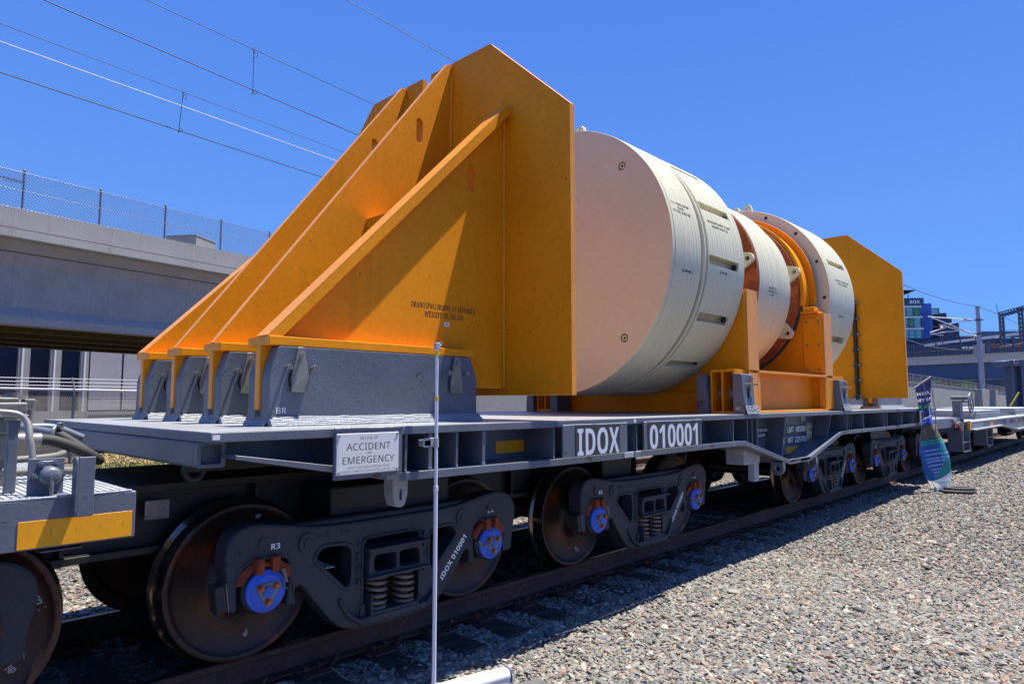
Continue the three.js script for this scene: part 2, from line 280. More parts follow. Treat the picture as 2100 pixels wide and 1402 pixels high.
{ // loose ballast stones: as many as anyone could count only near the lens
  const geos = [0, 1, 2, 3].map((k) => {
    const g = mergeVertices(new THREE.IcosahedronGeometry(1, k === 3 ? 1 : 0).deleteAttribute('uv').deleteAttribute('normal')), p = g.attributes.position;
    for (let i = 0; i < p.count; i++) { const s = R(0.72, 1.22); p.setXYZ(i, p.getX(i) * s, p.getY(i) * s, p.getZ(i) * s); }
    const q = g.toNonIndexed(); q.computeVertexNormals(); return q;
  });
  const mat = std({ color: 0xffffff, roughness: 0.9 });
  const PAL = [[0.30, 0.295, 0.275], [0.22, 0.22, 0.215], [0.40, 0.38, 0.325], [0.36, 0.265, 0.215], [0.13, 0.13, 0.135], [0.46, 0.43, 0.39], [0.27, 0.235, 0.195], [0.33, 0.23, 0.185], [0.18, 0.185, 0.195], [0.29, 0.29, 0.265], [0.25, 0.25, 0.235], [0.24, 0.25, 0.245], [0.31, 0.30, 0.30]];
  const bins = geos.map(() => []), q = V(), vm = camera.matrixWorldInverse;
  const seen = (x, y, z) => { q.set(x, y, z).applyMatrix4(vm); return -q.z > 0.6 && Math.abs(q.x) < -q.z * 0.86 + 0.5 && Math.abs(q.y) < -q.z * 0.62 + 0.4 ? -q.z : 0; };
  const spray = (x0, x1, z0, z1, per, far, big = 1, dark = 1) => {
    const n = Math.round((x1 - x0) * (z1 - z0) * per);
    for (let i = 0; i < n; i++) {
      const x = R(x0, x1), z = R(z0, z1), y = gy(z, x), d = seen(x, y, z);
      if (!d || d > far) continue;
      const keep = Math.min(1, (7.5 / d) ** 1.4); if (rnd() > keep) continue;
      let s = R(0.0095, 0.017) * (rnd() < 0.3 ? R(1, 1.7) : 1) * big * (1 + 0.35 * Math.max(0, d - 7.5) / 10); if (rnd() < 0.02) s *= 1.5;
      bins[Math.floor(rnd() * 4)].push([x, y + s * R(-0.05, 0.55), z, s, d, dark]);
    }
  };
  spray(-2, 6, 1.3, 5.5, 3000, 11);
  spray(4, 26, 1.2, 7.5, 1400, 24);
  spray(-2, 12, 0.84, 1.35, 2100, 14, 1);
  spray(12, 30, 0.84, 1.35, 700, 28, 1);
  spray(-3, 8, -0.72, 0.7, 800, 10, 1.1);
  spray(-3, 14, -3.4, -0.8, 900, 15, 1.1);
  spray(-3, 22, -6.5, -3.2, 300, 24, 1.1);
  const o = new THREE.Object3D(), c = new THREE.Color();
  const g0 = new THREE.Group();
  geos.forEach((g, k) => {
    const im = new THREE.InstancedMesh(g, mat, bins[k].length); im.name = numbered('gravel');
    bins[k].forEach(([x, y, z, s], i) => {
      o.position.set(x, y, z); o.rotation.set(R(-0.55, 0.55), R(0, 6.3), R(-0.55, 0.55), 'YXZ'); o.scale.set(s * R(1.0, 1.75), s * R(0.35, 0.75), s * R(0.75, 1.15)); o.updateMatrix(); im.setMatrixAt(i, o.matrix);
      const p = PAL[Math.floor(rnd() * PAL.length)], b = R(0.52, 0.86); im.setColorAt(i, c.setRGB(p[0] * b * 1.02, p[1] * b, p[2] * b * 0.95));
    });
    shadowed(im); scene.add(im);
    meta(im, 'loose crushed grey, tan and pink ballast stones beside the rails', null, null, 'stuff');
  });
}
// a few single stones that stand out on the gravel
function rock(name, u, v, s, col, label) {
  const d = V().copy(at(u, v, 1)).sub(camera.position), k = (-0.27 - camera.position.y) / d.y, p = camera.position.clone().addScaledVector(d, k); p.y = gy(p.z, p.x);
  const g = new THREE.IcosahedronGeometry(s, 2), a = g.attributes.position, m = new Map();
  for (let i = 0; i < a.count; i++) { const key = [a.getX(i), a.getY(i), a.getZ(i)].map((x) => x.toFixed(4)).join(); if (!m.has(key)) m.set(key, R(0.8, 1.12)); const f = m.get(key); a.setXYZ(i, a.getX(i) * f * 1.25, a.getY(i) * f * 0.75, a.getZ(i) * f); }
  g.computeVertexNormals();
  const o = solo(name, g, std({ color: col, roughness: 0.9, bumpMap: rep(T.cast, 8), bumpScale: 0.003 }), label, 'stone'); o.position.copy(p).y += s * 0.35;
}
rock('loose_stone', 1838, 1336, 0.036, lin(0.30, 0.24, 0.17), 'large brown stone lying alone on the gravel in front of the banner');
rock('loose_stone', 1593, 1199, 0.030, lin(0.09, 0.09, 0.09), 'dark stone on the gravel nearest the edge of the train shadow');
rock('loose_stone', 1898, 1098, 0.04, lin(0.08, 0.08, 0.085), 'dark stone on the gravel below the banner base');

// ---------------------------------------------------------------- tracks
function railProfile() { return shp([[-0.07, -0.172], [0.07, -0.172], [0.07, -0.161], [0.02, -0.148], [0.009, -0.125], [0.009, -0.052], [0.034, -0.038], [0.0355, -0.006], [0.028, -0.0012], [-0.028, -0.0012], [-0.0355, -0.006], [-0.034, -0.038], [-0.009, -0.052], [-0.009, -0.125], [-0.02, -0.148], [-0.07, -0.161]]); }
function track(name, zc, x0, x1, tie0, ties0, ties1, label) {
  const t = new THREE.Group(); t.name = name; t.userData.kind = 'structure'; if (label) t.userData.label = label; scene.add(t);
  const rg = merge(exX(railProfile(), x0, x1)), hg = merge(bx(x0, x1, -0.0012, 0.0, -0.024, 0.024));
  for (const s of [-0.753, 0.753]) {
    const r = new THREE.Mesh(rg, M.rail); r.name = 'rail'; r.position.z = zc + s; t.add(shadowed(r));
    const h = new THREE.Mesh(hg, M.railHead); h.name = 'running_surface'; r.add(shadowed(h));
  }
  const tieG = [0, 1, 2].map((k) => { const g = merge(new RoundedBoxGeometry(0.225, 0.17, 2.6, 2, 0.012).translate(0, -0.272, 0)); return g; });
  const plateG = merge([bx(-0.09, 0.09, -0.187, -0.172, -0.19, 0.19), bx(-0.09, 0.09, -0.187, -0.163, 0.071, 0.086), bx(-0.09, 0.09, -0.187, -0.163, -0.086, -0.071), ...[[-0.045, 0.1], [0.045, -0.1], [0.05, 0.1], [-0.05, -0.1]].flatMap(([x, z]) => [bx(x - 0.009, x + 0.009, -0.18, -0.148, z - 0.008, z + 0.008), bx(x - 0.014, x + 0.014, -0.15, -0.142, z - Math.sign(z) * 0.035 - 0.02, z - Math.sign(z) * 0.035 + 0.034)])]);
  const anchorG = merge([bx(-0.02, 0.02, -0.19, -0.168, -0.09, 0.09, 0.006), tb([V(0, -0.175, 0.085), V(0.01, -0.15, 0.1), V(0.03, -0.14, 0.09)], 0.012, 6)]);
  for (let i = ties0; i < ties1; i++) {
    const x = tie0 + i * 0.487 + R(-0.02, 0.02), tie = new THREE.Mesh(tieG[i % 3 < 0 ? 0 : Math.abs(i) % 3], M.wood);
    tie.name = 'tie'; tie.position.set(x, R(-0.012, 0.004), zc + R(-0.04, 0.04)); tie.rotation.y = R(-0.02, 0.02); t.add(shadowed(tie));
    for (const s of [-0.753, 0.753]) { const p = new THREE.Mesh(plateG, M.rail); p.name = 'tie_plate'; p.position.set(x, 0.003, zc + s); t.add(shadowed(p)); const a = new THREE.Mesh(anchorG, M.rail); a.name = 'rail_anchor'; a.position.set(x + 0.16, 0.002, zc + s); t.add(shadowed(a)); }
  }
  return t;
}
track('railway_track', 0, -40, 160, 1.93, -9, 60, 'rusty rails on dark timber ties under the grey railcar');
track('railway_track_001', -4.35, -40, 160, 1.9, -8, 60, 'sunlit second track behind the grey railcar');

// ---------------------------------------------------------------- the long grey railcar
const car = thing('heavy_flat_railcar', 'long grey heavy-haul flat railcar marked IDOX 010001, carrying the orange frames and the white cask', 'railcar');
const XM = 6.65, mir = (x) => 2 * XM - x;
const LETTER = '#e9e9ea';
// --- one four-wheel truck, built once, its middle at x = 0
const MIRX = (pts, c = 0) => pts.map(([x, y, r]) => [2 * c - x, y, ...(r === undefined ? [] : [r])]).reverse();
const A = 0.889;
function buildTruck() {
  const t = new THREE.Group(); t.name = 'truck';
  const half = [[0, 0.755], [-0.39, 0.757], [-0.60, 0.768], [-0.81, 0.808], [-0.96, 0.828], [-1.07, 0.812], [-1.14, 0.77], [-1.18, 0.71], [-1.185, 0.62], [-1.155, 0.51], [-1.145, 0.41], [-1.13, 0.362, 0.02], [-1.045, 0.36, 0.02], [-1.04, 0.50], [-1.04, 0.565], [-1.0, 0.602], [-0.93, 0.614], [-0.79, 0.614], [-0.74, 0.597], [-0.733, 0.50], [-0.75, 0.335, 0.012], [-0.684, 0.335, 0.012], [-0.70, 0.385], [-0.69, 0.425], [-0.66, 0.44], [-0.63, 0.405], [-0.59, 0.35], [-0.52, 0.265], [-0.45, 0.178], [-0.385, 0.125], [-0.31, 0.098], [-0.18, 0.082], [0, 0.078]];
  const slim = half.map((p, i) => (i >= 4 && i <= 11 ? [[-0.94, 0.826], [-1.03, 0.812], [-1.085, 0.772], [-1.112, 0.71], [-1.115, 0.62], [-1.097, 0.51], [-1.09, 0.41], [-1.082, 0.362, 0.015]][i - 4] : i === 12 ? [-1.04, 0.36, 0.015] : p));
  const out = rounded([...slim, ...MIRX(half.slice(1, -1))], 0.035);
  const h1 = [[-0.578, 0.565], [-0.545, 0.628], [-0.49, 0.642], [-0.36, 0.634], [-0.312, 0.605], [-0.303, 0.55], [-0.306, 0.395], [-0.335, 0.352], [-0.37, 0.362], [-0.43, 0.42]];
  const win = [[-0.23, 0.645], [0.23, 0.645], [0.23, 0.165], [-0.23, 0.165]];
  const H1 = rounded(h1, 0.04), H2 = MIRX(H1), W = rounded(win, 0.035);
  const side = [];
  side.push(exZ(shp(out, [H1, H2, W]), 0.93, 1.085, 0.016, 2));
  // raised lips round the openings and under the top chord, cast bosses
  const lip = (p, r, z) => new THREE.TubeGeometry(new THREE.CatmullRomCurve3(p.map(([x, y]) => V(x, y, z)), true), p.length * 2, r, 6);
  side.push(lip(H1, 0.014, 1.08), lip(H2, 0.014, 1.08), lip(W.filter((p) => true), 0.013, 1.08));
  for (const s of [-1, 1]) side.push(cy(0.062, 0.016, 'z', s * 0.62, 0.672, 1.088, 28), cy(0.03, 0.024, 'z', s * 0.62, 0.672, 1.09, 20), cy(0.03, 0.012, 'z', s * 0.90, 0.712, 1.088, 20), bx(s * 0.265 - 0.012, s * 0.265 + 0.012, 0.36, 0.40, 1.07, 1.10, 0.006), bx(s * 0.265 - 0.012, s * 0.265 + 0.012, 0.44, 0.48, 1.07, 1.10, 0.006), bx(s * 0.265 - 0.012, s * 0.265 + 0.012, 0.52, 0.56, 1.07, 1.10, 0.006), bx(s * 0.265 - 0.012, s * 0.265 + 0.012, 0.60, 0.63, 1.07, 1.10, 0.006));
  // jaw rib over each bearing, top chord rib, spring seat ledge with its gussets
  for (const s of [-1, 1]) side.push(lip([[s * 1.035, 0.50], [s * 1.035, 0.575], [s * 0.99, 0.615], [s * 0.90, 0.628], [s * 0.78, 0.626]].concat([[s * 0.78, 0.630], [s * 0.90, 0.632], [s * 0.99, 0.619], [s * 1.039, 0.577]]), 0.012, 1.08));
  side.push(bx(-0.26, 0.26, 0.118, 0.166, 0.90, 1.135, 0.012), bx(-0.25, -0.21, 0.10, 0.24, 1.06, 1.10, 0.01), tb([V(-0.40, 0.30, 1.085), V(-0.33, 0.19, 1.10), V(-0.25, 0.135, 1.12)], 0.016, 8), tb([V(0.40, 0.30, 1.085), V(0.33, 0.19, 1.10), V(0.25, 0.135, 1.12)], 0.016, 8));
  side.push(bx(-0.9, 0.9, 0.74, 0.79, 0.945, 1.05, 0.02));
  const sideG = merge(side);
  const springSeat = merge([exZ(shp(rounded([[-0.20, 0.168], [0.19, 0.168], [0.19, 0.186], [-0.182, 0.186], [-0.182, 0.30], [-0.20, 0.30]], 0.012)), 0.96, 1.14, 0.003)]);
  // wheels
  const wp = [[0.09, 0.60], [0.13, 0.62], [0.14, 0.68], [0.20, 0.715], [0.355, 0.715], [0.398, 0.69], [0.41, 0.675], [0.468, 0.676], [0.4835, 0.685], [0.4835, 0.691]];
  const wo = [[0.4495, 0.8205], [0.444, 0.823], [0.424, 0.823], [0.416, 0.816], [0.388, 0.793], [0.30, 0.781], [0.22, 0.782], [0.17, 0.803], [0.145, 0.84], [0.135, 0.885], [0.02, 0.885]];
  const trp = [[0.4835, 0.691], [0.480, 0.700], [0.468, 0.709], [0.4595, 0.718], [0.4575, 0.724], [0.4535, 0.812], [0.4495, 0.8205]];
  const lz = (p) => lathe(p, 72).rotateX(Math.PI / 2);
  const wheelG = merge([lz(wp), lz(wo)]), treadG = merge(lz(trp)), axleG = merge(cy(0.085, 1.4, 'z', 0, 0, 0));
  // roller bearing, cap, bolts, adapter
  const bearG = merge([lz([[0.09, 0.885], [0.128, 0.885], [0.13, 0.90], [0.13, 1.065], [0.122, 1.075], [0.116, 1.075], [0.116, 1.083], [0.109, 1.083], [0.109, 1.10], [0.03, 1.10]])]);
  const capG = merge([lz([[0.10, 1.092], [0.116, 1.094], [0.1175, 1.10], [0.1175, 1.114], [0.112, 1.121], [0.098, 1.122], [0.093, 1.130], [0.088, 1.134], [0.0, 1.134]]), cy(0.028, 0.018, 'z', 0, 0, 1.142, 24)]);
  const tri = []; for (let k = 0; k < 3; k++) { const a = Math.PI / 2 + k * 2.0944 + Math.PI; tri.push([0.100 * Math.cos(a), 0.100 * Math.sin(a)]); }
  const lockG = merge(exZ(shp(rounded(tri, 0.045), [hole(0, 0, 0.027)]), 1.1335, 1.1405, 0.001));
  const boltG = [0, 1, 2].map((k) => { const a = Math.PI * 1.5 + k * 2.0944, x = 0.054 * Math.cos(a), y = 0.054 * Math.sin(a); return merge([cy(0.0185, 0.022, 'z', x, y, 1.150, 6), cy(0.0125, 0.027, 'z', x, y, 1.151, 14)]); });
  const arch = new THREE.Shape(); arch.moveTo(-0.165, 0.045); arch.lineTo(-0.155, 0.10); arch.lineTo(-0.09, 0.155); arch.lineTo(0.09, 0.155); arch.lineTo(0.155, 0.11); arch.lineTo(0.165, 0.045); arch.lineTo(0.118, 0.045); arch.absarc(0, 0, 0.126, 0.37, Math.PI - 0.37, false); arch.lineTo(-0.118, 0.045);
  const adG = merge([exZ(arch, 0.95, 1.095, 0.006), bx(-0.068, -0.020, 0.10, 0.185, 1.06, 1.135, 0.006), bx(0.026, 0.074, 0.10, 0.185, 1.06, 1.135, 0.006), bx(-0.02, 0.03, 0.13, 0.15, 1.06, 1.105, 0.004)]);
  const boxG = merge([new RoundedBoxGeometry(0.062, 0.145, 0.10, 2, 0.010).rotateZ(0.12)]), stripG = merge([bx(0.030, 0.034, -0.075, 0.075, -0.02, 0.054).rotateZ(0.12)]);
  // springs
  class Helix extends THREE.Curve { constructor(r, h, n) { super(); this.r = r; this.h = h; this.n = n; } getPoint(t, o = V()) { const a = t * this.n * 2 * Math.PI; return o.set(this.r * Math.cos(a), this.h * (t < 0.1 ? t * 0.5 : t > 0.9 ? 1 - (1 - t) * 0.5 : 0.05 + (t - 0.1) * 1.125), this.r * Math.sin(a)); } }
  const sprG = merge([new THREE.TubeGeometry(new Helix(0.066, 0.205, 5.6), 150, 0.0155, 8), new THREE.TubeGeometry(new Helix(0.034, 0.205, 8), 120, 0.009, 6)]);
  // bolster: a box with two cored windows at each end, across the truck
  const bolEnd = exZ(shp(rounded([[-0.215, 0.40], [0.235, 0.40], [0.235, 0.425], [0.215, 0.545], [0.215, 0.575], [-0.205, 0.575], [-0.205, 0.545], [-0.215, 0.52]], 0.012), [rounded([[-0.175, 0.43], [0.00, 0.43], [0.00, 0.535], [-0.175, 0.535]], 0.03), rounded([[0.025, 0.43], [0.20, 0.43], [0.185, 0.535], [0.025, 0.535]], 0.03)]), 0.72, 1.135, 0.005);
  const bolG = merge([bolEnd, bolEnd.clone().rotateY(Math.PI), bx(-0.21, 0.21, 0.40, 0.60, -0.9, 0.9, 0.02), bx(-0.19, 0.19, 0.58, 0.72, -0.62, 0.62, 0.03), cy(0.2, 0.06, 'y', 0, 0.75, 0), bx(-0.235, 0.26, 0.565, 0.585, 0.86, 1.165, 0.004), bx(-0.235, 0.26, 0.395, 0.412, 0.86, 1.165, 0.004)]);
  const brakeG = merge([bx(-0.52, -0.44, 0.36, 0.46, -0.7, 0.7, 0.02), bx(0.44, 0.52, 0.36, 0.46, -0.7, 0.7, 0.02), bar(V(-0.5, 0.42, 0.15), V(0.5, 0.30, 0.15), 0.05, 0.09)]);
  const add = (n, g, m, x, y, z, flip) => { const o = new THREE.Mesh(g, m); o.name = n; o.position.set(x, y, z); if (flip) o.rotation.y = Math.PI; t.add(shadowed(o)); return o; };
  add('bolster', bolG, M.frame, 0, 0, 0); add('brake_beam', brakeG, M.black, 0, 0, 0);
  for (const f of [0, 1]) {
    const s = f ? -1 : 1;
    add('side_frame', sideG, M.frame, 0, 0, 0, f);
    if (!f) { add('spring_seat', springSeat, M.frame, 0, 0, 0);
      for (const [x, z] of [[-0.11, 1.045], [0.115, 1.045], [0.0, 0.93], [-0.11, 0.90], [0.115, 0.90]]) add('spring', sprG, M.spring, x, 0.187, z); }
    for (const x of [-A, A]) {
      add('wheel', wheelG, M.wheel, x, 0.4545, 0, f); add('wheel_tread', treadG, M.tread, x, 0.4545, 0, f);
      add('bearing', bearG, M.frame, x, 0.4545, 0, f);
      if (f) continue;
      add('bearing_cap', capG, M.blueCap, x, 0.4545, 0); add('locking_plate', lockG, M.plate, x, 0.4545, 0);
      boltG.forEach((b) => add('cap_bolt', b, M.bolt, x, 0.4545, 0));
      add('bearing_adapter', adG, M.adapter, x, 0.4545, 0);
      const bxx = x < 0 ? -1.125 : 1.09;
      add('sensor_box', boxG, M.rubber, bxx, 0.445, 1.03).rotation.y = x < 0 ? 0 : 0.25; add('bracket_strip', stripG, M.galv, bxx, 0.445, 1.03).rotation.y = x < 0 ? 0 : 0.25;
      const tagP = x < 0 ? [V(x + 0.075, 0.565, 1.125), V(x + 0.095, 0.52, 1.15), V(x + 0.09, 0.48, 1.135), V(x + 0.125, 0.445, 1.12)] : [V(x - 0.155, 0.475, 1.10), V(x - 0.12, 0.455, 1.14), V(x - 0.06, 0.47, 1.16), V(x - 0.03, 0.54, 1.16), V(x + 0.01, 0.585, 1.14)];
      add('wire_tag', merge([tb(tagP, 0.004, 5), new RoundedBoxGeometry(0.016, 0.085, 0.003, 1, 0.001).rotateZ(x < 0 ? 0.3 : 0.9).translate(tagP[1].x, tagP[1].y + 0.01, tagP[1].z)]), M.plate, 0, 0, 0);
      if (x < 0) add('cable', merge(tb([V(-1.15, 0.385, 1.02), V(-1.12, 0.335, 1.03), V(-1.05, 0.315, 1.02), V(-0.97, 0.34, 1.0)], 0.008, 6)), M.rubber, 0, 0, 0);
    }
  }
  for (const x of [-A, A]) add('axle', axleG, M.wheel, x, 0.4545, 0);
  return t;
}
const font = await new FontLoader().loadAsync('fonts/droid/droid_sans_bold.typeface.json');
const truck0 = buildTruck();
{ const tg = (t, x, y) => new TextGeometry(t, { font, size: 0.030, depth: 0.005, curveSegments: 3 }).translate(x, y, 1.083); part('cast_lettering', [tg('ASF', -0.70, 0.70), tg('5170', -0.56, 0.695), tg('4-18', -0.40, 0.692), tg('72', -1.07, 0.665)], M.frame, truck0); }
const truckX = [0, 1.778 + 1.365].map((x) => x + A); truckX.unshift(truckX[0] - 3.143); truckX.push(...truckX.map(mir).reverse());
const stencil = (s, w = 256, h = 128) => printed('st' + s, w, h, (x, W, H) => lines(x, W, H, [[s, 0.54, 0.95]], LETTER, 'bold $px sans-serif'));
const trucks = truckX.map((x, i) => (i ? truck0.clone() : truck0));
truckX.forEach((x, i) => {
  const t = trucks[i]; t.position.x = x; car.add(t);
  t.userData.label = ['half-hidden truck under the end platform with valves', 'nearest black truck whose axles are lettered R3 and R4', 'black truck under the IDOX 010001 boards', 'black truck under the sagging middle of the sill', 'black truck below the far orange plate', 'truck partly behind the feather banner'][i];
  const n = i * 2 + 1;
  decalZ('axle_number', t, stencil('R' + n), -A + 0.03, -A + 0.095, 0.665, 0.712, 1.0885);
  decalZ('axle_number', t, stencil('R' + (n + 1)), A - 0.015, A + 0.05, 0.665, 0.712, 1.0885);
  if (i < 4) decalZ('car_number', t, printed('stIDOX', 512, 96, (q, W, H) => lines(q, W, H, [['IDOX 010001', 0.55, 0.95]], LETTER, 'bold $px sans-serif')), 0.345, 0.725, 0.38, 0.437, 1.0885, 0.86);
});
// chalk writing on wheels
const chalk = (s) => printed('ck' + s, 256, 128, (x, W, H) => { x.strokeStyle = x.fillStyle = '#d8d4d6'; x.font = 'italic 84px serif'; x.textAlign = 'center'; x.textBaseline = 'middle'; x.fillText(s, W / 2, H / 2); });
decalZ('chalk_mark', truck0, chalk('osborn 15'), A + 0.26, A + 0.42, 0.54, 0.62, 0.7985, -1.15);
decalZ('chalk_mark', truck0, chalk('dhl'), A + 0.22, A + 0.30, 0.22, 0.28, 0.7965, 2.3);
{ const t = car.children.filter((o) => o.name === 'truck'); decalZ('chalk_mark', t[1], chalk('MP'), -A + 0.0, -A + 0.075, 0.115, 0.165, 0.797, 0.9); decalZ('chalk_mark', t[1], chalk('MP'), -A + 0.055, -A + 0.13, 0.795, 0.845, 0.797, 0.2); decalZ('chalk_mark', t[2], chalk('W11'), -A + 0.02, -A + 0.12, 0.11, 0.16, 0.797, -0.6); }

// --- deck and side sills
const DY = 1.374, ZW = 1.608, X0 = -0.545, X1 = mir(X0);
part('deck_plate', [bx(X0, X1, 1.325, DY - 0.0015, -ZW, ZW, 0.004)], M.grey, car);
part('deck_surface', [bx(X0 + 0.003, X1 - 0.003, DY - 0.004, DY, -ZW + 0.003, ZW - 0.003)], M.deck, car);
for (const m of [0, 1]) { const f = (x) => (m ? mir(x) : x), a = Math.min(f(X0), f(X0 + 0.14)), b = Math.max(f(X0), f(X0 + 0.14)); part('end_beam', [exZ(shp(rounded([[a, 1.325], [b, 1.325], [b, 1.195], [a, 1.195]], 0.02)), -1.41, 1.41, 0.003), exZ(shp(rounded([[a, 1.325], [b, 1.325], [b, 1.195], [a, 1.195]], 0.02), [rounded([[a + 0.014, 1.31], [b - 0.02, 1.31], [b - 0.02, 1.211], [a + 0.014, 1.211]], 0.012)]), 1.41, 1.462, 0.003), exZ(shp(rounded([[a, 1.325], [b, 1.325], [b, 1.195], [a, 1.195]], 0.02), [rounded([[a + 0.014, 1.31], [b - 0.02, 1.31], [b - 0.02, 1.211], [a + 0.014, 1.211]], 0.012)]), -1.462, -1.41, 0.003)], M.grey, car);
  part('tie_down_eye', [new THREE.TorusGeometry(0.045, 0.017, 10, 24).translate((a + b) / 2, 1.17, 1.25)], M.black, car); }
const bot = [[-0.42, 1.262], [0.55, 1.105], [2.0, 1.095], [4.9, 1.095], [5.12, 1.09], [6.32, 0.812], [6.98, 0.812]];
const botAll = [...bot, ...MIRX(bot, XM).slice(0, -0 || undefined)];
const flangeTop = botAll, flangeBot = botAll.map(([x, y]) => [x, y - (x < 0.4 || x > mir(0.4) ? 0.022 : 0.05)]);
for (const s of [1, -1]) {
  const web = shp([[-0.40, 1.325], [mir(-0.40), 1.325], ...[...flangeTop].reverse()]);
  const g = exZ(web, 1.275, 1.295); const fl = exZ(shp([...flangeTop, ...[...flangeBot].reverse()]), 1.12, 1.602, 0.003);
  if (s < 0) { g.applyMatrix4(new THREE.Matrix4().makeRotationY(Math.PI)).translate(2 * XM, 0, 0); fl.applyMatrix4(new THREE.Matrix4().makeRotationY(Math.PI)).translate(2 * XM, 0, 0); }
  part('side_web', g, M.grey, car); part('bottom_flange', fl, M.grey, car);
}
const yBot = (x) => { for (let i = 1; i < botAll.length; i++) if (x <= botAll[i][0]) { const [a, b] = botAll[i - 1], [c, d] = botAll[i]; return b + (d - b) * (x - a) / (c - a); } return 1.262; };
{
  const stiff = (x, xb = x, th = 0.016, z1 = 1.598) => { const y0 = yBot(xb), L = 0.035; const s = shp(rounded([[1.297, 1.323], [z1, 1.323, 0.002], [z1, 1.30, 0.002], [z1 - 0.004, y0 + 0.02], [z1, y0 + 0.004, 0.002], [1.297, y0 + 0.003]], 0.012)); const g = exX(s, x - th / 2, x + th / 2, 0.002); if (xb !== x) { const p = g.attributes.position; for (let i = 0; i < p.count; i++) p.setX(i, p.getX(i) + (xb - x) * (1.323 - p.getY(i)) / (1.323 - y0)); } return part('stiffener', g, M.grey, car); };
  for (const x of [0.60, 0.785, 1.0, 1.235]) { stiff(x, x, x === 1.235 || x === 0.785 ? 0.03 : 0.018); stiff(mir(x)); }
  for (const x of [1.95, 2.86, 3.04, 4.1, 4.85]) { stiff(x); stiff(mir(x)); }
  for (const x of [5.38, 5.50, 5.63, 8.70, 8.82, 8.93]) stiff(x, x, 0.016, 1.51);
  stiff(6.45, 6.30, 0.016, 1.51); stiff(8.06, 7.88, 0.016, 1.51);
  for (const x of [0.88, 1.10, 4.62, 5.72, 6.85, 7.55]) part('cope_plate', bx(x - 0.06, x + 0.08, 1.24, 1.322, 1.297, 1.31, 0.004), M.greyLight, car);
}
